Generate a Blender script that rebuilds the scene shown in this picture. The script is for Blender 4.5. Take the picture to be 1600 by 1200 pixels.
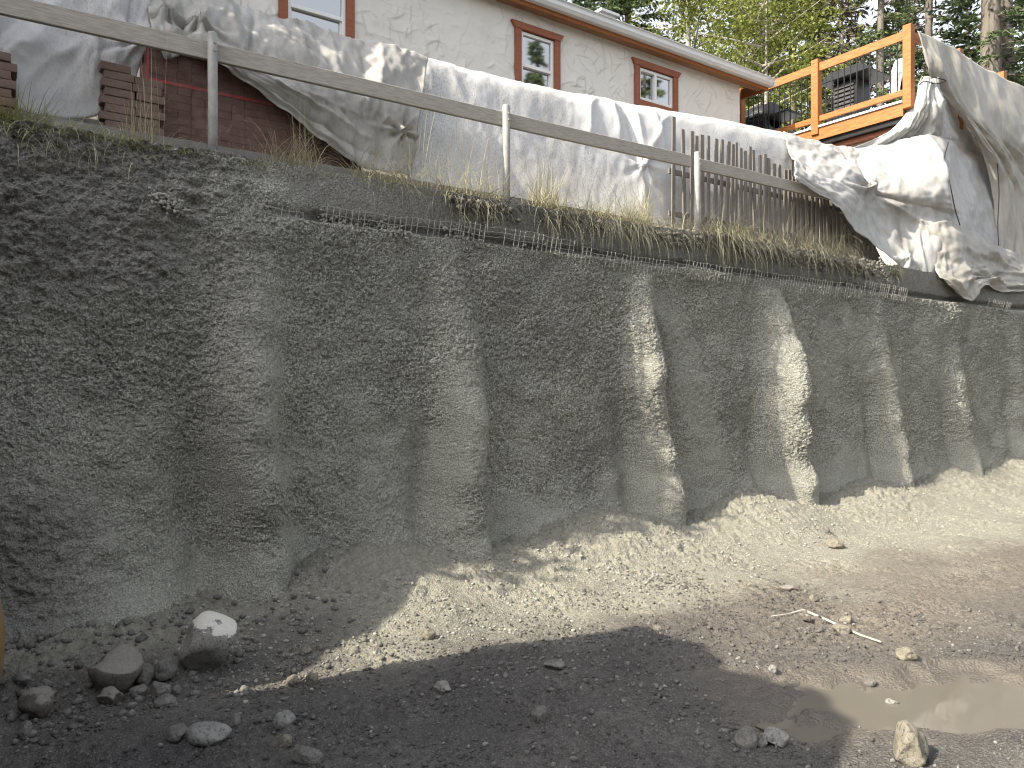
import bpy, bmesh, math, random
import numpy as np
from mathutils import Vector, Matrix

random.seed(7)
RNG = np.random.default_rng(11)
for o in list(bpy.data.objects):
    bpy.data.objects.remove(o)
scene = bpy.context.scene
COL = scene.collection

# ------------------------------------------------------------------ camera
THETA = math.radians(35.3)          # the view turns 35 degrees off the wall's normal
EYE = 1.55
FPX = 1203.0                        # focal length in pixels of a 1600 px wide frame
cam_d = bpy.data.cameras.new('camera')
cam_d.sensor_width = 36.0
cam_d.lens = 36.0 * FPX / 1600.0
cam_d.clip_start = 0.05
cam_d.clip_end = 2000
cam = bpy.data.objects.new('camera', cam_d)
COL.objects.link(cam)
cam.location = (0, 0, EYE)
cam.rotation_euler = (math.radians(90), 0, -THETA)
scene.camera = cam

# ------------------------------------------------------------------ light
SUN_EL = math.radians(41)
SUN_PHI = math.radians(5.5)        # sun stands to the left, a little behind the wall
w = bpy.data.worlds.new('World')
scene.world = w
w.use_nodes = True
wn = w.node_tree
wn.nodes.clear()
sky = wn.nodes.new('ShaderNodeTexSky')
sky.sky_type = 'NISHITA'
sky.sun_disc = False
sky.sun_elevation = SUN_EL
sky.sun_rotation = -(math.pi / 2 - SUN_PHI)
sky.air_density = 1.0
sky.dust_density = 3.0
sky.ozone_density = 0.7
hs = wn.nodes.new('ShaderNodeHueSaturation')
hs.inputs['Saturation'].default_value = 0.28
bg = wn.nodes.new('ShaderNodeBackground')
bg.inputs['Strength'].default_value = 0.15
wo = wn.nodes.new('ShaderNodeOutputWorld')
wn.links.new(sky.outputs[0], hs.inputs['Color'])
wn.links.new(hs.outputs[0], bg.inputs[0])
wn.links.new(bg.outputs[0], wo.inputs[0])
sun_d = bpy.data.lights.new('sun', 'SUN')
sun_d.energy = 3.8
sun_d.angle = math.radians(0.5)
sun_d.color = (1.0, 0.92, 0.76)
sun = bpy.data.objects.new('sun', sun_d)
COL.objects.link(sun)
LDIR = Vector((math.cos(SUN_EL) * math.cos(SUN_PHI), -math.cos(SUN_EL) * math.sin(SUN_PHI), -math.sin(SUN_EL)))
sun.rotation_euler = LDIR.to_track_quat('-Z', 'Y').to_euler()
sun.location = (-20, 5, 25)
vs = scene.view_settings
vs.view_transform = 'Standard'
vs.look = 'None'
vs.gamma = 1.0
vs.use_curve_mapping = False
vs.exposure = 1.4

scene.cycles.filter_width = 1.15

# ------------------------------------------------------------------ helpers
CT, ST = math.cos(THETA), math.sin(THETA)

def ray(u, v):
    a = (u - 800.0) / FPX
    b = (600.0 - v) / FPX
    return ST + CT * a, CT - ST * a, b

def at(u, v, Y):
    """point of the sight line through (u, v) on the plane y = Y"""
    rx, ry, rz = ray(u, v)
    d = Y / ry
    return Vector((rx * d, Y, EYE + rz * d))

def at_depth(u, v, d):
    rx, ry, rz = ray(u, v)
    return Vector((rx * d, ry * d, EYE + rz * d))

def smooth(a, b, x):
    t = np.clip((x - a) / (b - a), 0, 1)
    return t * t * (3 - 2 * t)

def _hash(ix, iy, seed):
    h = (ix.astype(np.int64) * 374761393 + iy.astype(np.int64) * 668265263 + seed * 974634777) & 0xffffffff
    h = ((h ^ (h >> 13)) * 1274126177) & 0xffffffff
    h = h ^ (h >> 16)
    return h

def vnoise(x, y, seed=0):
    """smooth gradient noise, about -1..1"""
    ix = np.floor(x); iy = np.floor(y)
    fx = x - ix; fy = y - iy
    ux = fx * fx * fx * (fx * (fx * 6 - 15) + 10)
    uy = fy * fy * fy * (fy * (fy * 6 - 15) + 10)
    def g(dx, dy):
        a = _hash(ix + dx, iy + dy, seed) * (2 * math.pi / 4294967296.0)
        return np.cos(a) * (fx - dx) + np.sin(a) * (fy - dy)
    n00, n10, n01, n11 = g(0, 0), g(1, 0), g(0, 1), g(1, 1)
    return 1.5 * ((n00 * (1 - ux) + n10 * ux) * (1 - uy) + (n01 * (1 - ux) + n11 * ux) * uy)

def fbm(x, y, seed=0, octaves=4, gain=0.5):
    s = 0; a = 1.0; f = 1.0
    for k in range(octaves):
        s = s + a * vnoise(x * f + 17.3 * k, y * f - 9.1 * k, seed + k)
        a *= gain; f *= 2.03
    return s

def worley(x, y, seed=0):
    """distance to the nearest of jittered cell points, 0..~1"""
    ix = np.floor(x); iy = np.floor(y)
    best = np.full(np.broadcast(x, y).shape, 9.0)
    for dx in (-1, 0, 1):
        for dy in (-1, 0, 1):
            cx = ix + dx; cy = iy + dy
            px = cx + (_hash(cx, cy, seed) & 0xffff) / 65536.0
            py = cy + (_hash(cx, cy, seed + 91) & 0xffff) / 65536.0
            d = (px - x) ** 2 + (py - y) ** 2
            best = np.minimum(best, d)
    return np.sqrt(best)

def mesh_np(name, verts, faces, smooth_shade=True):
    """faces: (n,3) or (n,4) int array"""
    verts = np.asarray(verts, dtype=np.float32).reshape(-1, 3)
    faces = np.asarray(faces, dtype=np.int32)
    k = faces.shape[1]
    me = bpy.data.meshes.new(name)
    me.vertices.add(len(verts)); me.vertices.foreach_set('co', verts.ravel())
    me.loops.add(faces.size); me.loops.foreach_set('vertex_index', faces.ravel())
    me.polygons.add(len(faces))
    me.polygons.foreach_set('loop_start', np.arange(0, faces.size, k, dtype=np.int32))
    me.polygons.foreach_set('loop_total', np.full(len(faces), k, dtype=np.int32))
    if smooth_shade:
        me.polygons.foreach_set('use_smooth', np.ones(len(faces), dtype=bool))
    me.update(calc_edges=True)
    return me

def grid_faces(nr, nc):
    i = np.arange(nr - 1)[:, None] * nc + np.arange(nc - 1)[None, :]
    return np.stack([i, i + 1, i + 1 + nc, i + nc], -1).reshape(-1, 4)

def attr(me, name, values):
    a = me.attributes.new(name, 'FLOAT', 'POINT')
    a.data.foreach_set('value', np.asarray(values, dtype=np.float32).ravel())

def link(name, me, material=None, parent=None):
    o = bpy.data.objects.new(name, me)
    COL.objects.link(o)
    if material is not None and me is not None and not me.materials:
        me.materials.append(material)
    if parent is not None:
        o.parent = parent
    return o

def tag(o, label=None, cat=None, group=None, kind=None):
    if label: o['label'] = label
    if cat: o['category'] = cat
    if group: o['group'] = group
    if kind: o['kind'] = kind
    return o

def empty(name, loc=(0, 0, 0), label=None, cat=None, group=None):
    o = bpy.data.objects.new(name, None)
    COL.objects.link(o)
    o.location = loc
    o.empty_display_size = 0.2
    bpy.context.view_layer.update()
    return tag(o, label, cat, group)

class MB:
    """collects boxes, bars, tubes and sheets of ONE mesh (world coordinates)"""
    def __init__(self):
        self.v = []; self.f = []
    def add(self, vs_, fs_):
        n = len(self.v)
        self.v += [tuple(p) for p in vs_]
        self.f += [tuple(i + n for i in f) for f in fs_]
    def box(self, x0, x1, y0, y1, z0, z1, ch=0.0):
        p = [(x0, y0, z0), (x1, y0, z0), (x1, y1, z0), (x0, y1, z0), (x0, y0, z1), (x1, y0, z1), (x1, y1, z1), (x0, y1, z1)]
        self.add(p, [(0, 3, 2, 1), (4, 5, 6, 7), (0, 1, 5, 4), (1, 2, 6, 5), (2, 3, 7, 6), (3, 0, 4, 7)])
        return self
    def bar(self, a, b, w_, h_, up=(0, 0, 1)):
        a = Vector(a); b = Vector(b); d = (b - a).normalized()
        up = Vector(up)
        s = d.cross(up)
        if s.length < 1e-4: s = d.cross(Vector((1, 0, 0)))
        s.normalize(); t = s.cross(d).normalized()
        p = []
        for c in (a, b):
            for i, j in ((-1, -1), (1, -1), (1, 1), (-1, 1)):
                p.append(c + s * (i * w_ / 2) + t * (j * h_ / 2))
        self.add(p, [(0, 3, 2, 1), (4, 5, 6, 7), (0, 1, 5, 4), (1, 2, 6, 5), (2, 3, 7, 6), (3, 0, 4, 7)])
        return self
    def tube(self, pts, radii, n=8, cap=True):
        pts = [Vector(p) for p in pts]
        if not hasattr(radii, '__len__'): radii = [radii] * len(pts)
        base = len(self.v); m = len(pts)
        ref = Vector((0.3, 0.5, 0.81))
        for k, p in enumerate(pts):
            d = (pts[min(k + 1, m - 1)] - pts[max(k - 1, 0)]).normalized()
            s = d.cross(ref)
            if s.length < 0.05: s = d.cross(Vector((1, 0, 0)))
            s.normalize(); t = d.cross(s)
            for j in range(n):
                a = 2 * math.pi * j / n
                self.v.append(tuple(p + (s * math.cos(a) + t * math.sin(a)) * radii[k]))
        for k in range(m - 1):
            for j in range(n):
                q = (j + 1) % n
                self.f.append((base + k * n + j, base + k * n + q, base + (k + 1) * n + q, base + (k + 1) * n + j))
        if cap:
            self.f.append(tuple(base + j for j in range(n))[::-1])
            self.f.append(tuple(base + (m - 1) * n + j for j in range(n)))
        return self
    def build(self, name, material, parent=None, smooth_shade=False, bevel=0.0):
        me = bpy.data.meshes.new(name)
        me.from_pydata(self.v, [], self.f)
        bm = bmesh.new(); bm.from_mesh(me)
        bmesh.ops.recalc_face_normals(bm, faces=bm.faces)
        if bevel > 0:
            bmesh.ops.bevel(bm, geom=list(bm.edges), offset=bevel, segments=1, affect='EDGES', clamp_overlap=True)
        bm.to_mesh(me); bm.free()
        if smooth_shade:
            for p in me.polygons: p.use_smooth = True
        o = link(name, me, material, None)
        if parent is not None:
            o.parent = parent
            o.matrix_parent_inverse = parent.matrix_world.inverted()
        return o

def own(o, parent):
    o.parent = parent
    o.matrix_parent_inverse = parent.matrix_world.inverted()
    return o

# ------------------------------------------------------------------ materials
class NT:
    def __init__(self, name):
        self.m = bpy.data.materials.new(name)
        self.m.use_nodes = True
        self.t = self.m.node_tree
        self.b = self.t.nodes['Principled BSDF']
        self.out = self.t.nodes['Material Output']
        self.b.inputs['Specular IOR Level'].default_value = 0.3
    def n(self, kind, **kw):
        x = self.t.nodes.new(kind)
        for k, v in kw.items(): setattr(x, k, v)
        return x
    def l(self, a, b): self.t.links.new(a, b)
    def coord(self, which='Object', scale=None):
        c = self.n('ShaderNodeTexCoord').outputs[which]
        if scale is not None:
            mp = self.n('ShaderNodeMapping')
            mp.inputs['Scale'].default_value = scale
            self.l(c, mp.inputs[0]); c = mp.outputs[0]
        return c
    def noise(self, scale, detail=4, rough=0.55, vec=None, dist=0.0):
        x = self.n('ShaderNodeTexNoise')
        x.inputs['Scale'].default_value = scale
        x.inputs['Detail'].default_value = detail
        x.inputs['Roughness'].default_value = rough
        x.inputs['Distortion'].default_value = dist
        if vec is not None: self.l(vec, x.inputs['Vector'])
        return x.outputs['Fac']
    def voro(self, scale, vec=None, feature='F1', out='Distance'):
        x = self.n('ShaderNodeTexVoronoi', feature=feature)
        x.inputs['Scale'].default_value = scale
        if vec is not None: self.l(vec, x.inputs['Vector'])
        return x.outputs[out]
    def ramp(self, fac, stops):
        r = self.n('ShaderNodeValToRGB')
        e = r.color_ramp.elements
        while len(e) < len(stops): e.new(0.5)
        for k, (p, c) in enumerate(stops):
            e[k].position = p
            e[k].color = (c, c, c, 1) if not hasattr(c, '__len__') else (*c, 1)
        self.l(fac, r.inputs[0])
        return r.outputs['Color']
    def mix(self, fac, a, b, blend='MIX'):
        x = self.n('ShaderNodeMix', data_type='RGBA', blend_type=blend)
        for sock, val in ((x.inputs[0], fac), (x.inputs[6], a), (x.inputs[7], b)):
            if hasattr(val, 'is_linked'): self.l(val, sock)
            elif hasattr(val, '__len__'): sock.default_value = (*val, 1)
            else: sock.default_value = val
        return x.outputs[2]
    def math(self, op, a, b=0.0, clamp=False):
        x = self.n('ShaderNodeMath', operation=op, use_clamp=clamp)
        for sock, val in ((x.inputs[0], a), (x.inputs[1], b)):
            if hasattr(val, 'is_linked'): self.l(val, sock)
            else: sock.default_value = val
        return x.outputs[0]
    def attr(self, name):
        return self.n('ShaderNodeAttribute', attribute_name=name).outputs['Fac']
    def bump(self, h, strength=0.5, dist=0.02, chain=None):
        x = self.n('ShaderNodeBump')
        x.inputs['Strength'].default_value = strength
        x.inputs['Distance'].default_value = dist
        self.l(h, x.inputs['Height'])
        if chain is not None: self.l(chain, x.inputs['Normal'])
        return x.outputs[0]
    def done(self, color=None, rough=None, normal=None):
        for key, val in (('Base Color', color), ('Roughness', rough), ('Normal', normal)):
            if val is None: continue
            if hasattr(val, 'is_linked'): self.l(val, self.b.inputs[key])
            elif hasattr(val, '__len__'): self.b.inputs[key].default_value = (*val, 1)
            else: self.b.inputs[key].default_value = val
        return self.m

def plain(name, c1, c2, scale=8.0, rough=0.7, bump=0.2, bscale=60.0, bdist=0.004, stretch=None, spec=0.3, metal=0.0):
    t = NT(name)
    v = t.coord('Object', stretch)
    f = t.ramp(t.noise(scale, 6, 0.62, v), [(0.3, 0.0), (0.7, 1.0)])
    col = t.mix(f, c1, c2)
    nb = t.bump(t.noise(bscale, 5, 0.6, v), bump, bdist)
    t.b.inputs['Specular IOR Level'].default_value = spec
    t.b.inputs['Metallic'].default_value = metal
    return t.done(col, rough, nb)

def m_shotcrete():
    t = NT('shotcrete')
    v = t.coord('Object')
    big = t.noise(1.3, 5, 0.6, v)
    fine = t.noise(75, 4, 0.7, v)
    col = t.mix(t.ramp(big, [(0.36, 0.0), (0.64, 1.0)]), (0.44, 0.432, 0.37), (0.57, 0.56, 0.475))
    col = t.mix(t.ramp(fine, [(0.42, 0.85), (0.55, 0.0)]), col, (0.17, 0.168, 0.158))
    fs = t.mix(t.ramp(t.noise(105, 4, 0.75, v), [(0.40, 0.0), (0.54, 1.0)]), (0.19, 0.187, 0.162), (0.47, 0.462, 0.40))
    col = t.mix(t.math('MULTIPLY', t.attr('fine'), 0.8), col, fs)
    pit_shade = t.ramp(t.voro(42, v), [(0.08, 1.0), (0.2, 0.0)])
    pit_shade = t.math('MULTIPLY', pit_shade, t.ramp(t.noise(20, 2, 0.5, v), [(0.52, 0.0), (0.6, 0.55)]))
    col = t.mix(pit_shade, col, (0.09, 0.09, 0.088))  # dark dots: the shade of small pits painted into the colour
    earth = t.attr('earth')
    col = t.mix(t.math('MULTIPLY', earth, 0.75), col, t.mix(t.noise(9, 6, 0.7, v), (0.13, 0.125, 0.118), (0.26, 0.25, 0.23)))
    band = t.attr('band')
    col = t.mix(t.math('MULTIPLY', band, 0.8), col, t.mix(t.noise(14, 5, 0.65, v), (0.19, 0.185, 0.175), (0.29, 0.28, 0.26)))
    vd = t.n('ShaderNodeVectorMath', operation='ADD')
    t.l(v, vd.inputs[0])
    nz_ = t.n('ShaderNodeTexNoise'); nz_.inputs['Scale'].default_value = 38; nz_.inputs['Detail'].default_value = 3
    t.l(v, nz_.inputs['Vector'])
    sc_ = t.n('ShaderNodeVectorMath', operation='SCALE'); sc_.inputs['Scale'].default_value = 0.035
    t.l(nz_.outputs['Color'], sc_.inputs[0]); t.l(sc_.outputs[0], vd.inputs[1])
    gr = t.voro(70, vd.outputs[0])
    nb = t.bump(t.math('SUBTRACT', 1.0, gr), 0.9, 0.016)
    nb = t.bump(fine, 0.6, 0.010, nb)
    nb = t.bump(t.noise(190, 3, 0.7, v), 0.4, 0.003, nb)
    col = t.mix(t.math('MULTIPLY', t.ramp(gr, [(0.42, 0.0), (0.75, 0.7)]), t.math('SUBTRACT', 1.0, t.math('MULTIPLY', t.attr('fine'), 0.7))), col, (0.11, 0.108, 0.10))  # grain edges darkened: damp plus crevice shade put into the colour
    t.b.inputs['Specular IOR Level'].default_value = 0.15
    return t.done(col, 0.93, nb)

def m_ground():
    t = NT('ground_soil')
    v = t.coord('Object')
    n1 = t.noise(2.2, 6, 0.62, v)
    n2 = t.noise(28, 5, 0.7, v)
    n3 = t.noise(110, 3, 0.7, v)
    soil = t.mix(t.ramp(n1, [(0.35, 0.0), (0.65, 1.0)]), (0.066, 0.062, 0.06), (0.112, 0.105, 0.098))
    soil = t.mix(t.ramp(n2, [(0.42, 0.75), (0.58, 0.0)]), soil, (0.055, 0.052, 0.05))
    soil = t.mix(t.ramp(n3, [(0.55, 0.0), (0.68, 0.5)]), soil, (0.30, 0.285, 0.26))
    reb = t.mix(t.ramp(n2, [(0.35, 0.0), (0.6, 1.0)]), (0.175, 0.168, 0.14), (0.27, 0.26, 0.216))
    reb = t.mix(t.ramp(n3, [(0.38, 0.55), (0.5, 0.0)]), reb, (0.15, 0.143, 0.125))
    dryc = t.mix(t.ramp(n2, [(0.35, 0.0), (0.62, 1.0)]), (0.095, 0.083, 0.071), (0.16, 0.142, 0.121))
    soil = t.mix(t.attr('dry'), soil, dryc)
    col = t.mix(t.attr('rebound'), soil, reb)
    mud = t.mix(n1, (0.085, 0.075, 0.065), (0.14, 0.125, 0.108))
    wet = t.attr('wet')
    col = t.mix(wet, col, mud)
    rg = t.n('ShaderNodeMapRange')
    rg.inputs[3].default_value = 0.92; rg.inputs[4].default_value = 0.42
    t.l(wet, rg.inputs[0])
    nb = t.bump(t.math('SUBTRACT', 1.0, t.voro(70, v)), 0.7, 0.012)
    nb = t.bump(n3, 0.6, 0.008, nb)
    nb = t.bump(n2, 0.5, 0.014, nb)
    t.b.inputs['Specular IOR Level'].default_value = 0.25
    return t.done(col, rg.outputs[0], nb)

def m_tarp(name, c_clean, c_dirt, amount=0.5, scale=1.6, speckle=0.0, stretch=(1, 1, 0.38), trans=0.2):
    t = NT(name)
    v = t.coord('Object', stretch)
    n = t.noise(scale, 8, 0.68, v, 0.6)
    n2 = t.noise(scale * 6, 5, 0.7, v)
    f = t.math('ADD', t.math('MULTIPLY', n, 0.7), t.math('MULTIPLY', n2, 0.3))
    f = t.ramp(f, [(0.44, 0.0), (0.66, 1.0)])
    col = t.mix(t.math('MULTIPLY', f, amount), c_clean, c_dirt)
    if speckle > 0:
        s = t.ramp(t.noise(90, 3, 0.75, v), [(0.52, 0.0), (0.62, 1.0)])
        lo = t.ramp(t.noise(0.9, 3, 0.5, v), [(0.35, 0.25), (0.6, 1.0)])
        col = t.mix(t.math('MULTIPLY', t.math('MULTIPLY', s, lo), speckle), col, (0.2, 0.195, 0.19))
    wv = t.noise(24, 6, 0.7, v)
    nb = t.bump(wv, 0.22, 0.008)
    nb = t.bump(t.noise(3, 3, 0.6, v, 1.0), 0.15, 0.03, nb)
    t.done(col, 0.48, nb)
    t.b.inputs['Specular IOR Level'].default_value = 0.35
    tr = t.n('ShaderNodeBsdfTranslucent')
    t.l(col, tr.inputs[0])
    mx = t.n('ShaderNodeMixShader'); mx.inputs[0].default_value = trans
    t.l(t.b.outputs[0], mx.inputs[1]); t.l(tr.outputs[0], mx.inputs[2]); t.l(mx.outputs[0], t.out.inputs[0])
    return t.m

def m_leaf(name, a, b, attrname='tint', trans=0.35):
    t = NT(name)
    col = t.mix(t.attr(attrname), a, b)
    t.done(col, 0.6)
    t.b.inputs['Specular IOR Level'].default_value = 0.2
    tr = t.n('ShaderNodeBsdfTranslucent'); t.l(col, tr.inputs[0])
    mx = t.n('ShaderNodeMixShader'); mx.inputs[0].default_value = trans
    t.l(t.b.outputs[0], mx.inputs[1]); t.l(tr.outputs[0], mx.inputs[2]); t.l(mx.outputs[0], t.out.inputs[0])
    return t.m

def m_glass():
    t = NT('window_glass')
    t.done((0.012, 0.014, 0.016), 0.03)
    t.b.inputs['Specular IOR Level'].default_value = 0.9
    t.b.inputs['IOR'].default_value = 3.0
    return t.m

def m_water():
    t = NT('muddy_water')
    v = t.coord('Object')
    col = t.mix(t.noise(1.5, 3, 0.5, v), (0.12, 0.108, 0.09), (0.145, 0.131, 0.112))
    nb = t.bump(t.noise(9, 3, 0.5, v), 0.03, 0.01)
    t.done(col, 0.03, nb)
    t.b.inputs['Specular IOR Level'].default_value = 0.5
    return t.m

def m_rock(name, a, b, coat_or_sun=0.0, coat_or_sun_col=(0.42, 0.41, 0.37)):
    t = NT(name)
    v = t.coord('Object')
    col = t.mix(t.ramp(t.noise(7, 6, 0.7, v), [(0.35, 0), (0.65, 1)]), a, b)
    col = t.mix(t.ramp(t.noise(90, 3, 0.7, v), [(0.54, 0), (0.62, 0.6)]), col, b)
    col = t.mix(t.ramp(t.noise(70, 4, 0.75, v), [(0.38, 0.8), (0.46, 0)]), col, (0.045, 0.043, 0.04))
    if coat_or_sun > 0:
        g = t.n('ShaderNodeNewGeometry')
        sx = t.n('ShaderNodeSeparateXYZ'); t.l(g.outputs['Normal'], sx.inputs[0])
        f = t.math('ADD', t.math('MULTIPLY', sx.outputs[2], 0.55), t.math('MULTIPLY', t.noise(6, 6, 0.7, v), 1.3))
        col = t.mix(t.ramp(f, [(0.97, 0), (1.0, coat_or_sun)]), col, coat_or_sun_col)  # pale upper faces; on the largest boulder they paint a patch of sunlight
    nb = t.bump(t.noise(30, 6, 0.7, v), 0.8, 0.014)
    nb = t.bump(t.noise(140, 3, 0.7, v), 0.5, 0.004, nb)
    return t.done(col, 0.85, nb)

def m_rebound():
    t = NT('rebound_crumbs')
    v = t.coord('Object')
    col = t.mix(t.ramp(t.noise(28, 5, 0.7, v), [(0.35, 0.0), (0.6, 1.0)]), (0.22, 0.215, 0.19), (0.34, 0.332, 0.292))
    return t.done(col, 0.95, t.bump(t.noise(110, 3, 0.7, v), 0.5, 0.006))

M = {
    'rebound': m_rebound(),
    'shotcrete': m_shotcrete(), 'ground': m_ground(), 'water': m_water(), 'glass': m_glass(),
    'tarp_white': m_tarp('tarp_white', (0.57, 0.565, 0.57), (0.36, 0.345, 0.31), 0.7, 1.3, 0.45),
    'tarp_speck': m_tarp('tarp_speckled', (0.63, 0.625, 0.63), (0.44, 0.42, 0.385), 0.45, 1.1, 0.7),
    'tarp_grey': m_tarp('tarp_grey', (0.46, 0.445, 0.42), (0.20, 0.19, 0.175), 0.75, 1.9, 0.3),
    'tarp_clean': m_tarp('tarp_clean', (0.50, 0.495, 0.485), (0.28, 0.26, 0.225), 0.8, 1.5, 0.2),
    'tarp_tan': m_tarp('tarp_tan', (0.46, 0.44, 0.40), (0.25, 0.23, 0.20), 0.85, 1.2, 0.15),
    'wood_grey': plain('weathered_wood', (0.24, 0.22, 0.195), (0.42, 0.39, 0.35), 9, 0.85, 0.35, 40, 0.004, (1, 12, 12)),
    'picket': plain('picket_wood', (0.115, 0.10, 0.09), (0.24, 0.22, 0.20), 6, 0.9, 0.4, 40, 0.004, (12, 12, 1)),
    'galv': plain('galvanised_post', (0.20, 0.20, 0.195), (0.34, 0.33, 0.315), 14, 0.6, 0.2, 70, 0.002, None, 0.5),
    'concrete': plain('old_concrete', (0.15, 0.145, 0.135), (0.23, 0.22, 0.205), 5, 0.9, 0.5, 45, 0.006),
    'wire': plain('mortar_coated_wire', (0.24, 0.235, 0.22), (0.38, 0.37, 0.345), 30, 0.9, 0.3, 90, 0.002),
    'brick': plain('paver_brick', (0.12, 0.078, 0.066), (0.20, 0.14, 0.12), 12, 0.9, 0.4, 70, 0.004),
    'brick_red': plain('paver_brick_red', (0.08, 0.038, 0.031), (0.135, 0.07, 0.058), 9, 0.85, 0.4, 70, 0.004),
    'red': plain('red_strap', (0.55, 0.02, 0.03), (0.65, 0.04, 0.05), 6, 0.45, 0.05, 50),
    'stained': plain('stained_wood', (0.21, 0.066, 0.016), (0.43, 0.17, 0.052), 7, 0.6, 0.4, 30, 0.004, (9, 0.9, 9)),
    'trim': plain('window_trim_wood', (0.22, 0.075, 0.04), (0.31, 0.115, 0.06), 5, 0.65, 0.2, 40, 0.003, (1, 8, 8)),
    'soffit': plain('soffit_wood', (0.22, 0.105, 0.055), (0.36, 0.20, 0.12), 4, 0.65, 0.2, 40, 0.003, (1, 6, 6)),
    'white': plain('white_vinyl', (0.74, 0.74, 0.73), (0.80, 0.80, 0.79), 6, 0.4, 0.05, 50),
    'gutter': plain('gutter_metal', (0.62, 0.63, 0.63), (0.70, 0.71, 0.70), 3, 0.4, 0.05, 50),
    'siding': plain('white_siding', (0.70, 0.70, 0.69), (0.77, 0.77, 0.76), 4, 0.6, 0.1, 50),
    'black': plain('black_metal', (0.008, 0.008, 0.009), (0.018, 0.018, 0.019), 6, 0.4, 0.1, 60),
    'roof': plain('roof_shingle', (0.05, 0.05, 0.052), (0.09, 0.088, 0.085), 10, 0.9, 0.6, 40, 0.01),
    'bark': plain('bark', (0.10, 0.085, 0.07), (0.20, 0.175, 0.15), 8, 0.95, 0.8, 22, 0.03, (1, 1, 0.2)),
    'bark_pale': plain('bark_pale', (0.24, 0.215, 0.185), (0.38, 0.35, 0.31), 8, 0.95, 0.6, 22, 0.02, (1, 1, 0.2)),
    'terrace': plain('terrace_soil', (0.10, 0.095, 0.085), (0.20, 0.185, 0.16), 10, 0.95, 0.7, 30, 0.02),
    'forest': plain('forest_floor', (0.06, 0.07, 0.03), (0.12, 0.11, 0.06), 2, 0.95, 0.5, 10, 0.05),
    'stick': plain('bleached_stick', (0.30, 0.28, 0.245), (0.44, 0.415, 0.375), 12, 0.85, 0.3, 60, 0.003),
    'drum': plain('tan_plastic', (0.20, 0.125, 0.055), (0.27, 0.18, 0.09), 4, 0.5, 0.1, 50),
    'grass': m_leaf('grass_green', (0.16, 0.19, 0.05), (0.36, 0.33, 0.14)),
    'dry': m_leaf('grass_dry', (0.20, 0.19, 0.11), (0.60, 0.55, 0.37)),
    'needle_dark': m_leaf('needles_dark', (0.03, 0.05, 0.024), (0.11, 0.15, 0.06), trans=0.25),
    'needle': m_leaf('needles', (0.055, 0.085, 0.035), (0.16, 0.20, 0.075), trans=0.25),
    'pine': m_leaf('pine_needles', (0.08, 0.10, 0.02), (0.22, 0.24, 0.06), trans=0.3),
    'leaf': m_leaf('leaves_yellow_green', (0.06, 0.085, 0.018), (0.24, 0.26, 0.06), trans=0.35),
    'twig': m_leaf('dead_twigs', (0.10, 0.085, 0.07), (0.24, 0.21, 0.18), trans=0.0),
    'rock_grey': m_rock('rock_grey', (0.09, 0.085, 0.08), (0.20, 0.19, 0.175)),
    'rock_sunpatch': m_rock('rock_sun_painted', (0.17, 0.164, 0.152), (0.28, 0.268, 0.245), 0.9, (0.62, 0.60, 0.54)),  # its pale patch is sunlight painted into the colour
    'rock_tan': m_rock('rock_tan', (0.15, 0.135, 0.105), (0.25, 0.23, 0.185)),
    'rock_brown': m_rock('rock_brown', (0.07, 0.06, 0.053), (0.15, 0.13, 0.115), 0.3),
    'rock_pale': m_rock('rock_pale', (0.17, 0.165, 0.155), (0.27, 0.262, 0.245)),
}
# ------------------------------------------------------------------ ground and retaining wall
RIBS = [-0.55, 1.70, 3.42, 5.67, 7.88, 10.15, 12.25, 14.4, 16.6]

def puddle_field(x, y):
    """1 in the middle of the puddle, 0 outside"""
    c, s = math.cos(-0.62), math.sin(-0.62)
    dx, dy = x - 3.98, y - 1.83
    p, q = dx * c + dy * s, -dx * s + dy * c
    n = fbm(x * 1.9, y * 1.9, 40, 5, 0.6)
    return 1 - ((p / 0.95) ** 2 + (q / 0.40) ** 2) + 0.85 * n

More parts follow.
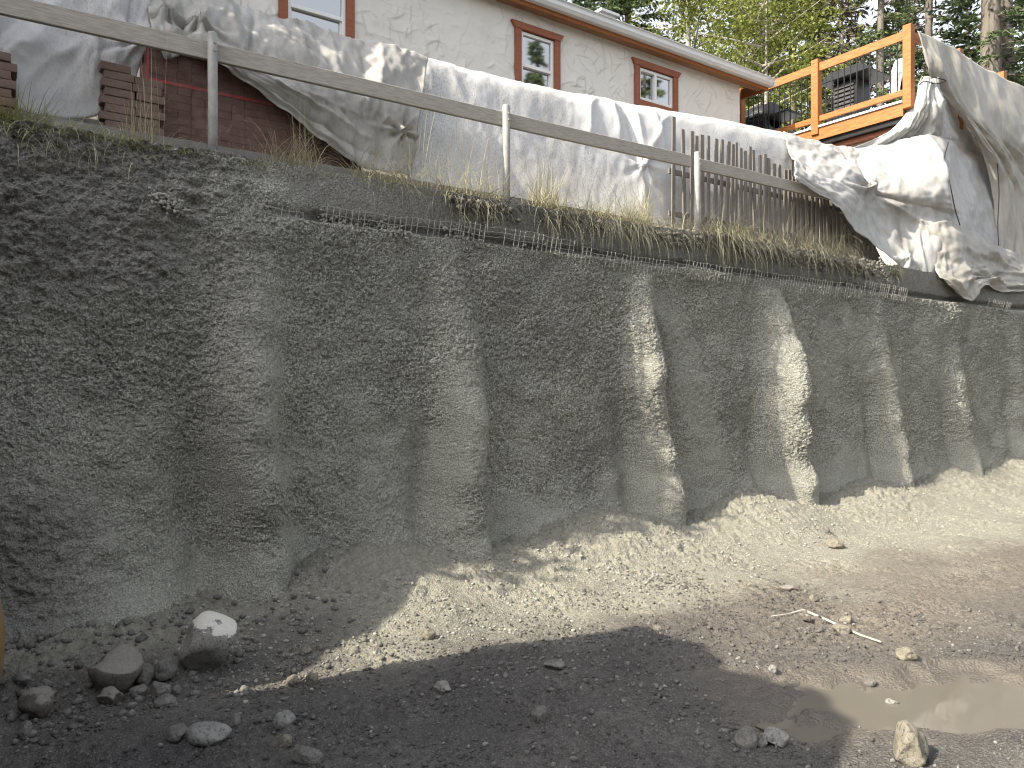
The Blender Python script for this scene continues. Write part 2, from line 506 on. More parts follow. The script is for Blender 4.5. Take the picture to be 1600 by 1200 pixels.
def ground_z(x, y, fine=True):
    z = 0.035 * fbm(x * 0.8, y * 0.8, 3, 3)
    left = smooth(2.6, 0.8, x)
    toe = smooth(4.15, 5.5, y)
    z = z + toe * (0.20 - 0.08 * left)
    for xr in RIBS[2:]:
        k = 0.8 if xr < 4 else 1.0
        z = z + k * 0.17 * np.exp(-((x - xr + 0.95) / 0.60) ** 2) * smooth(4.3, 5.35, y)
    pf = puddle_field(x, y)
    z = z - 0.05 * smooth(-0.5, 0.6, pf)
    # wheel ruts in the mud by the puddle
    rut = np.abs((x - 3.62) * 0.80 - (y - 1.30) * 0.6 + 0.03 * vnoise(x * 3, y * 3, 77))
    rz = smooth(1.55, 1.2, y) * smooth(3.0, 3.3, x)
    z = z + rz * (0.05 * np.exp(-((rut - 0.16) / 0.05) ** 2) - 0.02 * np.exp(-(rut / 0.10) ** 2))
    z = z + 0.085 * np.exp(-(((x - 3.62) / 0.34) ** 2 + ((y - 1.36) / 0.20) ** 2))
    if not fine:
        return z
    wetm = smooth(-0.9, 0.0, pf)
    rough = (1 - 0.6 * wetm)
    n1 = fbm(x * 5, y * 5, 5, 4)
    cl = worley(x * 13 + 0.5 * vnoise(x * 9, y * 9, 8), y * 13, 21)
    cl2 = worley(x * 34, y * 34, 23)
    mask = smooth(0.0, 0.7, fbm(x * 1.6, y * 1.6, 33, 3) + 0.15)
    z = z + rough * (0.008 * n1 + 0.042 * mask * (0.45 - cl) + 0.020 * (0.5 - cl2) * (0.5 + mask))
    z = z + rough * toe * (0.030 * fbm(x * 9, y * 9, 55, 4, 0.6) + 0.020 * (0.5 - worley(x * 26, y * 26, 57)))
    z = z + wetm * 0.006 * fbm(x * 3 + y * 2, y * 9 - x * 4, 61, 3)
    return z

def spaced(segments):
    """segments: (start, end, step0, step1) -> strictly increasing coordinates"""
    out = []
    for a, b, s0, s1 in segments:
        p = a
        while p < b - 0.3 * s0:
            out.append(p)
            p += s0 + (s1 - s0) * (p - a) / (b - a)
    out.append(segments[-1][1])
    return np.array(out)

gx = spaced([(-90, -6, 12, 6), (-6, 0.0, 1.0, 0.3), (0.0, 6.5, 0.0125, 0.0135), (6.5, 17.0, 0.0135, 0.045), (17, 120, 1, 25)])
gy = spaced([(-90, -4, 14, 6), (-4, 1.15, 1.0, 0.25), (1.15, 5.75, 0.0120, 0.0130)])
GX, GY = np.meshgrid(gx, gy)
GZ = ground_z(GX, GY)
me = mesh_np('ground', np.stack([GX, GY, GZ], -1), grid_faces(len(gy), len(gx)))
nz = fbm(GX * 1.1, GY * 1.1, 70, 4)
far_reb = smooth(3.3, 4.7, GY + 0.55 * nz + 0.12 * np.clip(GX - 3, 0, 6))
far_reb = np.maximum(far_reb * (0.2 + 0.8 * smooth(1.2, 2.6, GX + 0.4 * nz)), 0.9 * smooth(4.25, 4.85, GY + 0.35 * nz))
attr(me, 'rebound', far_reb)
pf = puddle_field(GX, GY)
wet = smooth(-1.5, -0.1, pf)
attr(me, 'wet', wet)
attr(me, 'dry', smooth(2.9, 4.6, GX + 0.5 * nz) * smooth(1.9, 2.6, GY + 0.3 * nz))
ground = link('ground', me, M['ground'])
tag(ground, kind='structure')

# puddle: a level sheet in the hollow, its shore drawn by the ground that rises through it
px_ = np.linspace(3.0, 5.2, 60); py_ = np.linspace(0.9, 2.75, 50)
PX, PY = np.meshgrid(px_, py_)
zs = float(ground_z(np.array([3.98]), np.array([1.83]), False)[0])
puddle = link('puddle', mesh_np('puddle', np.stack([PX, PY, np.full_like(PX, zs + 0.016)], -1), grid_faces(50, 60)), M['water'])
tag(puddle, kind='structure')

def wall_y(x, z):
    top = 5.70
    zz = np.clip(z / 2.8, 0, 1)
    y = 5.50 + 0.20 * zz + 0.05 * np.sin(np.pi * zz)
    fil = 0.42 * np.exp(-np.clip(z, 0, 9) / 0.26)
    fade = 1 - smooth(1.0, 2.8, z)
    rib = 0
    for i, xr in enumerate(RIBS):
        d = x - (xr + 0.05 * np.sin(z * (1.7 + .3 * i) + 2.1 * i) + 0.03 * vnoise(z * 3.0, x * 0 + i, 160))
        wl = (0.42, 0.24, 0.20, 0.19, 0.30, 0.18, 0.22, 0.26, 0.22)[i] + 0.012 * (2.8 - z)
        wr = (0.2, 0.19, 0.18, 0.15, 0.13, 0.15, 0.2, 0.2, 0.2)[i]
        f = np.where(d < 0, np.exp(-(np.abs(d) / wl) ** 2.6), np.exp(-(np.abs(d) / wr) ** 2.4))
        amp = (0.10, 0.37, 0.31, 0.31, 0.40, 0.27, 0.19, 0.14, 0.14)[i]
        fd = 1 - smooth(1.6, 3.0, z) if i in (3, 4) else fade
        rib = rib + amp * f * (1 + 0.18 * vnoise(z * 2.6 + 5 * i, x * 1.5, 161)) * (0.12 + 0.88 * fd) * (1 - smooth(2.62, 2.80, z))
        rib = rib - 0.14 * np.exp(-((d + wl * 1.5) / 0.15) ** 2) * smooth(1.7, 0.8, z) * (1 if i else 0)
    for xr in RIBS[1:]:
        fil = fil * (1 - 0.75 * np.exp(-((x - xr - 0.34) / 0.26) ** 2))
    y = y - np.maximum(rib, 0) - fil * np.exp(-np.maximum(rib, 0) / 0.3) + np.maximum(-rib, 0)
    # left end: rough earth face, only dusted with mortar
    left = smooth(1.5, 0.3, x)
    y = y - left * 0.16 * smooth(2.2, 0.3, z)
    # step back to the footing band above the mesh line
    mesh_line = 2.80 + 0.02 * vnoise(x * 1.3, x * 0 + 3, 14)
    bandx = smooth(1.7, 2.25, x + 0.15 * vnoise(z * 4, x * 2, 15))
    y = y + bandx * 0.075 * smooth(mesh_line, mesh_line + 0.02, z) + bandx * 0.07 * np.exp(-((z - mesh_line - 0.045) / 0.04) ** 2)
    global RIBF
    RIBF = np.clip(rib / 0.22, 0, 1)
    return y, left, bandx * smooth(mesh_line, mesh_line + 0.03, z)

wx = spaced([(-5.0, -0.1, 0.35, 0.05), (-0.1, 6.5, 0.0095, 0.0105), (6.5, 18.0, 0.0105, 0.036), (18, 40, 1.0, 3.0)])
wz = spaced([(-0.15, 3.22, 0.0098, 0.0098)])
WX, WZ = np.meshgrid(wx, wz)
Y0, LEFT, BAND = wall_y(WX, WZ)
SPR = fbm(WX * 0.8 + 0.3 * WZ, WZ * 0.7, 177, 4, 0.6)
FINE = np.clip(np.maximum(RIBF * smooth(0.5, 1.5, WZ) * (0.75 + 0.7 * SPR), 0.95 * smooth(0.75, 0.25, WZ + 0.3 * SPR)), 0, 1)
FINE = np.maximum(FINE, 0.8 * smooth(1.3, 0.7, WX + 0.4 * SPR) * smooth(1.5, 1.0, WZ + 0.5 * SPR))
FINE = np.maximum(FINE, smooth(0.25, 0.75, SPR) * 0.7)
low = 0.045 * fbm(WX * 1.1, WZ * 1.1, 101, 4)
mid = 0.014 * fbm(WX * 3.6, WZ * 3.6, 105, 3, 0.5)
# mortar runs: popcorn lumps hanging a little downwards
wpx = WX + 0.02 * vnoise(WX * 12, WZ * 12, 111); wpz = WZ + 0.02 * vnoise(WX * 12 + 7, WZ * 12, 112)
pop = 0.5 - worley(wpx * 24, wpz * 21, 113)
pop2 = 0.5 - worley(wpx * 55, wpz * 50, 117)
pm = 0.65 + 0.5 * fbm(WX * 0.9, WZ * 0.9, 119, 3)
pm = np.clip(pm, 0.25, 1.4) * (1 - 0.45 * smooth(0.5, 0.05, WZ))
ridg = 1 - np.abs(fbm(WX * 2.4 + WZ * 1.2, WZ * 4.6 - WX * 0.8, 121, 5, 0.55))
upper_left = smooth(2.2, 0.9, WX + 0.25 * fbm(WX * 2, WZ * 2, 122, 2)) * smooth(1.6, 2.5, WZ)
low_left = smooth(0.9, 0.25, WX) * smooth(1.25, 0.5, WZ)
earth = np.clip(np.maximum(upper_left, low_left), 0, 1)
disp = low + mid + (1 - BAND * 0.88) * (1 - 0.55 * FINE) * (0.026 * pm * pop + 0.038 * pop2 * (0.6 + 0.5 * pm)) * (1 - 0.4 * earth)
disp = disp * (1 - 0.5 * BAND) + earth * (0.05 * (ridg - 0.75) * (0.6 + 0.8 * vnoise(WX * 1.7, WZ * 1.7, 171)) + 0.020 * fbm(WX * 13, WZ * 16, 125, 4, 0.7))
# cobbles caught in the left face
cob = np.clip(0.42 - worley(WX * 4.0, WZ * 4.4, 131), 0, 1)
disp = disp + 0.16 * cob * smooth(1.3, 0.5, WX) * smooth(1.9, 1.2, WZ) * smooth(0.1, 0.5, fbm(WX, WZ, 132, 2) + 0.25)
# ragged crumbling edge at the very top on the left, hollow under the grass
holl = smooth(2.75, 2.95, WZ) * smooth(2.15, 1.7, WX) * (0.5 + 0.5 * vnoise(WX * 3.1, WZ * 4, 141))
disp = disp - 0.09 * holl
WY = Y0 - disp
WZ2 = WZ + 0.010 * vnoise(WX * 20, WZ * 20, 151) - 0.012 * pop * (1 - BAND)
me = mesh_np('retaining_wall', np.stack([WX, WY, WZ2], -1), grid_faces(len(wz), len(wx)))
attr(me, 'earth', earth)
attr(me, 'fine', FINE * (1 - BAND) * (1 - 0.7 * earth))
attr(me, 'band', BAND)
wall_root = empty('retaining_wall', (4, 5.8, 0), 'long grey sprayed-concrete retaining wall with vertical bulging ribs below the house', 'retaining wall')
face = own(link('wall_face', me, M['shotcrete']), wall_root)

def wall_surface(x, z):
    y, _, _ = wall_y(np.array([float(x)]), np.array([float(z)]))
    return float(y[0])

# strips of welded wire mesh standing out of the mortar along the top
def wire_strip(u0, v0, u1, v1, h, rows):
    a = at(u0, v0, 5.66); b = at(u1, v1, 5.66)
    mb = MB()
    n = max(3, int((b - a).length / 0.052))
    for r in range(rows):
        zo = -h * r / max(1, rows - 1)
        pts = []
        for k in range(n + 1):
            p = a.lerp(b, k / n); q = random.uniform(-0.006, 0.006)
            q2 = 0.014 * math.sin(k * .35 + u0) + 0.01 * math.sin(k * .9)
            pts.append((p.x, p.y - 0.035 + q - 0.02 * (1 - r / rows) + q2, p.z + zo + q + q2 * .7))
        mb.tube(pts, 0.0032, 4)
    for k in range(n + 1):
        if random.random() < 0.18: continue
        p = a.lerp(b, k / n)
        mb.tube([(p.x, p.y - 0.061, p.z + random.uniform(0, 0.012)), (p.x, p.y - 0.02, p.z - h - 0.06)], 0.0032, 4)
    mb.build('wire_mesh', M['wire'], wall_root)
for s in ((380, 316, 470, 334, 0.05, 2), (497, 325, 716, 352, 0.06, 2), (713, 346, 892, 378, 0.085, 3), (905, 388, 1110, 422, 0.085, 3),
          (1062, 408, 1345, 448, 0.12, 3), (1347, 440, 1412, 452, 0.11, 4), (1540, 468, 1575, 474, 0.08, 3)):
    wire_strip(*s)

# lumps of mortar that stuck to the ledge under the mesh
def rock_unit(seed, sub=2, flat=0.0):
    bm = bmesh.new()
    bmesh.ops.create_icosphere(bm, subdivisions=sub, radius=1.0)
    V = np.array([v.co[:] for v in bm.verts]); ff = np.array([[v.index for v in f.verts] for f in bm.faces])
    bm.free()
    r = np.random.default_rng(seed)
    P = V.copy()
    for _ in range(8 if sub > 2 else 11):
        d = r.normal(size=3); d /= np.linalg.norm(d)
        e = np.clip(P @ d - r.uniform(.54 if sub > 2 else .5, .94), 0, 9)
        P = P - d * (e * .92)[:, None]
    def n3(f, k):
        return (vnoise(V[:, 0] * f + seed, V[:, 1] * f, k) + vnoise(V[:, 1] * f + seed, V[:, 2] * f, k + 1) + vnoise(V[:, 2] * f + seed, V[:, 0] * f, k + 2)) / 1.7
    s_ = 1 + .15 * n3(1.5, seed)
    if sub > 2: s_ = s_ + .035 * n3(4.5, seed + 5) + .018 * n3(10, seed + 9)
    return P * s_[:, None], ff

UNITS = [rock_unit(300 + k, 1) for k in range(8)]

def scatter(name, pts, material, label, cat, parent=None):
    """pts: list of (x, y, z, size, squash) -> one mesh of many small stones"""
    V = []; F = []; n = 0
    for (x, y, z, s, q) in pts:
        vv, ff = UNITS[random.randrange(8)]
        a = random.uniform(0, 6.28); c, d = math.cos(a), math.sin(a)
        R = np.array([[c, -d, 0], [d, c, 0], [0, 0, 1]])
        p = vv * np.array([s * random.uniform(.8, 1.25), s * random.uniform(.7, 1.1), s * q]) @ R.T + np.array([x, y, z])
        V.append(p); F.append(ff + n); n += len(p)
    o = link(name, mesh_np(name, np.concatenate(V), np.concatenate(F), False), material)
    if parent: return tag(own(o, parent), kind='stuff')
    return tag(o, label, cat, kind='stuff')

lump = []
for (u0, v0, u1, v1, n, sp) in ((240, 305, 290, 330, 150, .05), (505, 335, 640, 360, 150, .05), (590, 345, 650, 365, 120, .03), (700, 352, 760, 375, 90, .04), (820, 380, 880, 392, 45, .03),
                                (925, 398, 985, 405, 60, .03), (1060, 425, 1130, 440, 50, .04), (1270, 450, 1340, 465, 60, .03), (1385, 405, 1402, 450, 150, .05)):
    for _ in range(n):
        t_ = random.random(); u = u0 + (u1 - u0) * t_; v = v0 + (v1 - v0) * t_ + random.gauss(0, 5)
        p = at(u, v, 5.66)
        lump.append((p.x + random.gauss(0, sp * .6), wall_surface(p.x, p.z) - random.uniform(0.0, 0.05), p.z + random.gauss(0, .012), random.uniform(.006, .021), .9))
scatter('mortar_lumps', lump, M['rebound'], None, None, wall_root)

# upper terrace behind the wall
tx = spaced([(-60, -2, 10, 2), (-2, 16, 0.045, 0.06), (16, 90, 3, 12)])
ty = spaced([(5.79, 6.9, 0.035, 0.05), (6.9, 10, 0.3, 0.6), (10, 160, 4, 20)])
TX, TY = np.meshgrid(tx, ty)
TZ = 3.20 + 0.9 * smooth(7.0, 8.2, TY) + 1.6 * smooth(12, 45, TY)
near = smooth(7.0, 6.4, TY)
TZ = TZ + near * (0.035 * fbm(TX * 3, TY * 3, 201, 4) + 0.03 * (0.5 - worley(TX * 7, TY * 7, 203)))
TZ = TZ - 0.10 * smooth(5.92, 5.79, TY) + 0.10 * smooth(6.6, 7.4, TX) * smooth(5.8, 6.2, TY) * near
TZ = TZ + 1.25 * smooth(8.6, 9.4, TX) * smooth(6.42, 7.0, TY) * smooth(12.6, 11.6, TX) * smooth(9, 7.5, TY)
terrace = link('terrace', mesh_np('terrace', np.stack([TX, TY, TZ], -1), grid_faces(len(ty), len(tx))), M['terrace'])
tag(terrace, kind='structure')

def terrace_z(x, y):
    return 3.20 + 0.9 * float(smooth(7.0, 8.2, np.array(y))) + 1.6 * float(smooth(12, 45, np.array(y)))

# unseen heap added left of the view, shaped to cast the foreground shadow
hx = np.linspace(-4.2, -0.22, 90); hy = np.linspace(0.6, 6.5, 150)
HX, HY = np.meshgrid(hx, hy)
prof = smooth(-0.22, -1.35, HX) * smooth(-4.2, -2.3, HX)
hn = 0.06 * vnoise(HX * 2, HY * 2, 5)
cross = 4.25 * smooth(4.34, 3.98, HY + hn) * (0.2 + 0.8 * smooth(0.9, 2.65, HY))
bank = smooth(4.02, 4.30, HY + hn) * (2.40 + 1.35 * np.clip(HY - 4.30, 0, 1.1) + 3.2 * np.clip(HY - 5.38, 0, .4)) * smooth(6.5, 5.9, HY)
HZ = np.maximum(cross, bank) * prof * (1 + 0.03 * fbm(HX * 3, HY * 3, 6, 3)) - 0.05
heap = link('shadow_heap', mesh_np('shadow_heap', np.stack([HX, HY, HZ], -1), grid_faces(150, 90)), M['terrace'])
tag(heap, 'unseen heap of soil added left of the view to cast the foreground shadow', 'shadow heap')
# ------------------------------------------------------------------ handrail along the wall top
POSTX = (1.50, 4.18, 6.86)
hr = empty('handrail', (4.2, 6.0, 3.2), 'weathered grey plank handrail on round posts along the wall top', 'railing')
for i, x in enumerate(POSTX):
    mb = MB()
    top = 4.18 + 0.02 * i
    mb.tube([(x, 6.0, 3.05), (x + 0.004, 6.0, 3.6), (x, 6.0, top - 0.012), (x, 6.0, top)], [0.037, 0.036, 0.036, 0.029], 14)
    mb.build('post', M['galv'], hr, True)
    for dz in (-.03, .03):
        MB().tube([(x + .008, 5.955, 4.07 + .015 * i + dz), (x + .008, 5.972, 4.07 + .015 * i + dz)], .011, 6).build('bolt', M['wire'], hr)
for (x0, x1, z0, z1) in ((-0.5, 6.815, 4.035, 4.115), (6.92, 9.75, 4.105, 4.13)):
    mb = MB(); n = 14
    P = []
    for k in range(n):
        t_ = k / (n - 1); z = z0 + (z1 - z0) * t_ + 0.004 * math.sin(7 * t_)
        x = x0 + (x1 - x0) * t_
        P.append([(x, 6.045, z - .068), (x, 6.085, z - .068), (x, 6.085, z + .068), (x, 6.045, z + .068)])
    mb.v = [q for r in P for q in r]
    for k in range(n - 1):
        for j in range(4):
            mb.f.append((k * 4 + j, k * 4 + (j + 1) % 4, k * 4 + 4 + (j + 1) % 4, k * 4 + 4 + j))
    mb.f += [(3, 2, 1, 0), tuple((n - 1) * 4 + j for j in range(4))]
    mb.build('rail', M['wood_grey'], hr, False, 0.004)

# low concrete curb set back from the edge
mb = MB()
P = []
n = 60
for k in range(n):
    x = 0.25 + (6.3 - 0.25) * k / (n - 1)
    e = 0.008 * math.sin(3.1 * k) + 0.006 * math.sin(1.3 * k)
    z = 3.385 - 0.012 * k / n + e * .6
    P += [(x, 6.13 + e, 3.15), (x, 6.25, 3.15), (x, 6.25, z), (x, 6.135 + e, z)]
mb.v = P
for k in range(n - 1):
    for j in range(4):
        mb.f.append((k * 4 + j, k * 4 + (j + 1) % 4, k * 4 + 4 + (j + 1) % 4, k * 4 + 4 + j))
mb.f += [(3, 2, 1, 0), tuple((n - 1) * 4 + j for j in range(4))]
tag(mb.build('concrete_curb', M['concrete']), 'low dark grey concrete curb behind the handrail posts', 'curb')

# picket fence
pf_root = empty('picket_fence', (7.8, 6.4, 3.2), 'weathered brown picket fence half covered by the white tarp', 'fence')
pick = MB(); pick.box(-.031, .031, -.009, .009, 0, 1.0)
pk_me = pick.build('picket', M['picket'], pf_root, False, 0.003)
pm_ = pk_me.data
bpy.data.objects.remove(pk_me)
k = 0
x = 6.84
while x < 11.2:
    if abs(x - 6.95) > 0.05:
        o = link('picket', pm_); o.parent = pf_root
        o.matrix_parent_inverse = pf_root.matrix_world.inverted()
        h_ = (1.55 if x < 6.9 else 1.46) + random.uniform(-.04, .04)
        if x > 8.5: h_ -= (x - 8.5) * 0.25 + max(0, x - 10) * .45
        o.location = (x, 6.36 + random.uniform(-.006, .006), 3.14)
        o.rotation_euler = (random.uniform(-.02, .02), random.uniform(-.022, .022), random.uniform(-.1, .1))
        o.scale = (random.uniform(.8, 1.1), 1, max(.5, h_))
    x += 0.103 + random.uniform(-.012, .012)
for z in (3.55, 4.05):
    MB().box(6.8, 10.4 if z > 4 else 11.2, 6.374, 6.40, z, z + .06).build('fence_rail', M['picket'], pf_root)

# ------------------------------------------------------------------ brick stacks
bk = MB(); bk.box(-.1, .1, -.05, .05, -.029, .029)
o = bk.build('brick', M['brick'], None, False, 0.004); BRICK = o.data; bpy.data.objects.remove(o)
bk = MB(); bk.box(-.1, .1, -.05, .05, -.029, .029)
o = bk.build('brick', M['brick_red'], None, False, 0.004); BRICKR = o.data; bpy.data.objects.remove(o)

def brick_stack(label, x0, y0, z0, cols, rows, me_, endwise=False, deep=2, jit=.006, skip=()):
    r = empty('brick_stack', (x0, y0, z0), label, 'bricks')
    L = 0.1 if endwise else 0.2
    for j in range(rows):
        for i in range(cols):
            for d in range(deep):
                if (i, j) in skip: continue
                b_ = link('brick', me_); b_.parent = r
                off = (0.16 * L if (j % 2 and not endwise) else 0)
                b_.location = (off + i * (L + .003) + L / 2 + random.uniform(-jit, jit), d * (.203 if endwise else .103) + random.uniform(-jit, jit), .03 + j * .0605)
                b_.rotation_euler = (0, 0, (math.pi / 2 if endwise else 0) + random.uniform(-.03, .03))
    return r
brick_stack('small stack of brown pavers left of the red-strapped pallet', 0.79, 6.34, 3.36, 2, 9, BRICK, False, 1, .012, ((1, 8),))
brick_stack('brown paver stack cut off by the left edge of the picture', -0.36, 6.25, 3.36, 3, 7, BRICK, False, 2, .008)
wp = brick_stack('plastic-wrapped pallet of red-brown bricks with a red strap around it', 1.14, 6.52, 3.27, 17, 15, BRICKR, True, 1, .003)
MB().box(1.13, 2.88, 6.408, 6.413, 3.875, 3.897).build('strap', M['red'], wp)
MB().box(1.12, 1.135, 6.40, 6.7, 3.27, 4.15).build('strap', M['red'], wp)
mb = MB()
for i in range(3): mb.box(1.1, 2.9, 6.38 + .1 * i, 6.46 + .1 * i, 3.16, 3.255)
mb.build('pallet_base', M['wood_grey'], wp)

def m_film():
    t = NT('shrink_film')
    t.done((0.26, 0.165, 0.14), 0.3, t.bump(t.noise(9, 5, 0.7, t.coord('Object'), 1.5), 0.8, 0.03))
    tr = t.n('ShaderNodeBsdfTransparent')
    mx = t.n('ShaderNodeMixShader')
    t.l(t.ramp(t.noise(6, 5, 0.7, t.coord('Object'), 2.0), [(0.35, 0.25), (0.7, 0.65)]), mx.inputs[0])
    t.l(tr.outputs[0], mx.inputs[1]); t.l(t.b.outputs[0], mx.inputs[2]); t.l(mx.outputs[0], t.out.inputs[0])
    return t.m
M['film'] = m_film()
fx, fz = np.meshgrid(np.linspace(1.10, 2.90, 60), np.linspace(3.25, 4.19, 36))
fy = 6.398 - 0.012 * np.abs(fbm(fx * 5 + fz * 3, fz * 5 - fx * 2, 8, 4))
own(link('wrap_film', mesh_np('wrap_film', np.stack([fx, fy, fz], -1), grid_faces(36, 60)), M['film']), wp)

# ------------------------------------------------------------------ tarpaulins
def spline_grid(ctrl, nr, nc):
    """ctrl (R, C, 3) -> (nr, nc, 3), Catmull-Rom through all control points"""
    def along(P, n):
        R = P.shape[0]
        Q = np.concatenate([2 * P[:1] - P[1:2], P, 2 * P[-1:] - P[-2:-1]])
        t_ = np.linspace(0, R - 1 - 1e-6, n)
        i = np.floor(t_).astype(int); f = (t_ - i).reshape((-1,) + (1,) * (P.ndim - 1))
        a, b, c, d = Q[i], Q[i + 1], Q[i + 2], Q[i + 3]
        return 0.5 * (2 * b + (c - a) * f + (2 * a - 5 * b + 4 * c - d) * f ** 2 + (3 * b - a - 3 * c + d) * f ** 3)
    A = along(np.asarray(ctrl, float), nr)
    B = along(A.transpose(1, 0, 2), nc)
    return B.transpose(1, 0, 2)

def seg_dist(S, T, a, b):
    ax, ay = a; bx, by = b
    dx, dy = bx - ax, by - ay
    L2 = dx * dx + dy * dy + 1e-9
    h = np.clip(((S - ax) * dx + (T - ay) * dy) / L2, 0, 1)
    d = ((S - ax - h * dx) * dy - (T - ay - h * dy) * dx) / math.sqrt(L2)
    e = np.hypot(S - ax - h * dx, T - ay - h * dy)
    return d, e, h

def tarp(name, ctrl_px, label, material, nr=90, nc=140, creases=(), pins=(), rnd=30, ang=1.35, spread=.35, amp=.03, seed=1, wob=.03, wavel=(3, 3), edge=.0, aspect=1.0, crump=.028):
    nr = int(nr * .72); nc = int(nc * .72)
    C = np.array([[list(at(*p)) for p in row] for row in ctrl_px])
    G = spline_grid(C, nr, nc)
    S, T = np.meshgrid(np.linspace(0, aspect, nc), np.linspace(0, 1, nr))
    H = wob * fbm(S * wavel[0], T * wavel[1], seed * 13, 4)
    rg = 1 - np.abs(fbm(S * 5 + T * .8, T * 1.6, seed * 17, 3, .55))
    rg2 = 1 - np.abs(fbm(S * 10 - T * 3, T * 4, seed * 19, 2, .5))
    H = H + crump * (rg ** 3 - .4) + crump * .45 * (rg2 ** 3 - .4)
    r = random.Random(seed)
    cs = list(creases)
    for _ in range(rnd):
        s0, t0 = r.uniform(0, aspect), r.uniform(0, 1)
        a_ = ang + r.gauss(0, spread); L = r.uniform(.15, .6)
        cs.append(((s0, t0), (s0 + L * math.cos(a_), t0 + L * math.sin(a_)), amp * r.uniform(.3, 1) * r.choice((1, 1, -1)), r.uniform(.012, .045)))
    for a, b, am, wd in cs:
        wob_s = S + 0.02 * vnoise(S * 6, T * 6, seed + 3)
        d, e, h = seg_dist(wob_s, T, a, b)
        H = H + am * np.exp(-e / wd) * (np.sin(np.pi * np.clip(h, .03, .97)) ** .6)
    for (ps, pt, rad, am, kf) in pins:
        dx, dy = S - ps, T - pt
        rr = np.hypot(dx, dy); th = np.arctan2(dy, dx)
        H = H + am * np.cos(kf * th + 2 * vnoise(th * 1.5, rr * 3, seed + 9)) * np.exp(-rr / rad) * np.clip(rr / (rad * .25), 0, 1) - am * 1.3 * np.exp(-(rr / (rad * .3)) ** 2) * -1
    du = np.gradient(G, axis=1); dv = np.gradient(G, axis=0)
    N = np.cross(du, dv); N /= (np.linalg.norm(N, axis=2, keepdims=True) + 1e-9)
    if N[..., 1].mean() > 0: N = -N
    G = G + N * H[..., None]
    if edge > 0:   # ragged lower edge
        q = edge * fbm(S * 9, T * 0 + 4, seed + 21, 3) * smooth(.8, 1, T)
        G[..., 2] += q
    o = link(name, mesh_np(name, G, grid_faces(nr, nc)), material)
    sm = o.modifiers.new('thickness', 'SOLIDIFY'); sm.thickness = 0.005
    return tag(o, label, 'tarp')

# left white sheet over the tall stack at the picture's left edge
ctl = []
for (dv, Y, k) in ((-330, 6.85, 0), (-170, 6.70, 0), (-40, 6.55, 0), (30, 6.45, 0), (90, 6.40, 0), (158, 6.42, 1)):
    row = []
    for u in (-420, -250, -110, -20, 60, 140, 190, 235, 300):
        Yv = Y + 0.05 * math.sin(u * .05) + (.10 if u > 200 else 0)
        vv_ = dv
        if k: vv_ = {-420: 140, -250: 145, -110: 150, -20: 162, 60: 178, 140: 186, 190: 150, 235: 92, 300: 78}[u]
        elif dv == 90 and u > 150: vv_ = {190: 75, 235: 62, 300: 55}[u]
        elif dv == 30 and u > 200: vv_ = {235: 26, 300: 25}[u]
        row.append((u, vv_, Yv))
    ctl.append(row)
tarp('tarp', ctl, 'pale white tarp hanging over the stack at the far left', M['tarp_white'], 120, 200, pins=((.82, .80, .10, .05, 5),),
     creases=(((.70, .35), (.62, .98), .06, .03), ((.80, .40), (.74, .95), -.05, .025), ((.86, .45), (.88, .9), .05, .02), ((.74, .5), (.78, .8), .05, .02)), rnd=36, ang=1.7, spread=.3, amp=.04, seed=3, wob=.035, wavel=(5, 2), edge=.02, crump=.022)
# crown of the covered stack, out of the picture on the left
crown = []
for y_, z_ in ((6.80, 6.75), (7.1, 6.95), (7.6, 6.9), (7.9, 6.3), (7.95, 4.4)):
    crown.append([(x_, y_, z_ + .05 * math.sin(x_ * 4)) for x_ in (-3.4, -2.6, -1.8, -1.0, -.3, .4)])
Gc = spline_grid(np.array(crown), 40, 50)
Gc[..., 2] += .03 * fbm(Gc[..., 0] * 2, Gc[..., 1] * 2, 5, 3)
o = link('tarp', mesh_np('tarp', Gc, grid_faces(40, 50)), M['tarp_white'])
o.modifiers.new('thickness', 'SOLIDIFY').thickness = .005
tag(o, 'white tarp over the back of the tall stack beyond the left edge', 'tarp')

# grey dirty sheet with diagonal folds
ctl = [
    [(228, -40, 6.75), (300, -20, 6.75), (370, 2, 6.75), (440, 27, 6.75), (520, 50, 6.75), (600, 70, 6.75), (668, 92, 6.75)],
    [(232, 20, 6.48), (300, 25, 6.45), (370, 45, 6.42), (445, 68, 6.44), (525, 95, 6.48), (600, 115, 6.52), (664, 128, 6.58)],
    [(240, 58, 6.36), (300, 60, 6.32), (370, 80, 6.32), (450, 118, 6.32), (530, 145, 6.34), (600, 165, 6.38), (655, 178, 6.44)],
    [(250, 76, 6.36), (305, 82, 6.32), (360, 96, 6.29), (450, 152, 6.28), (535, 195, 6.30), (600, 215, 6.34), (648, 225, 6.40)],
    [(262, 84, 6.38), (308, 90, 6.33), (352, 106, 6.28), (455, 182, 6.26), (545, 250, 6.27), (600, 268, 6.30), (642, 276, 6.36)],
]
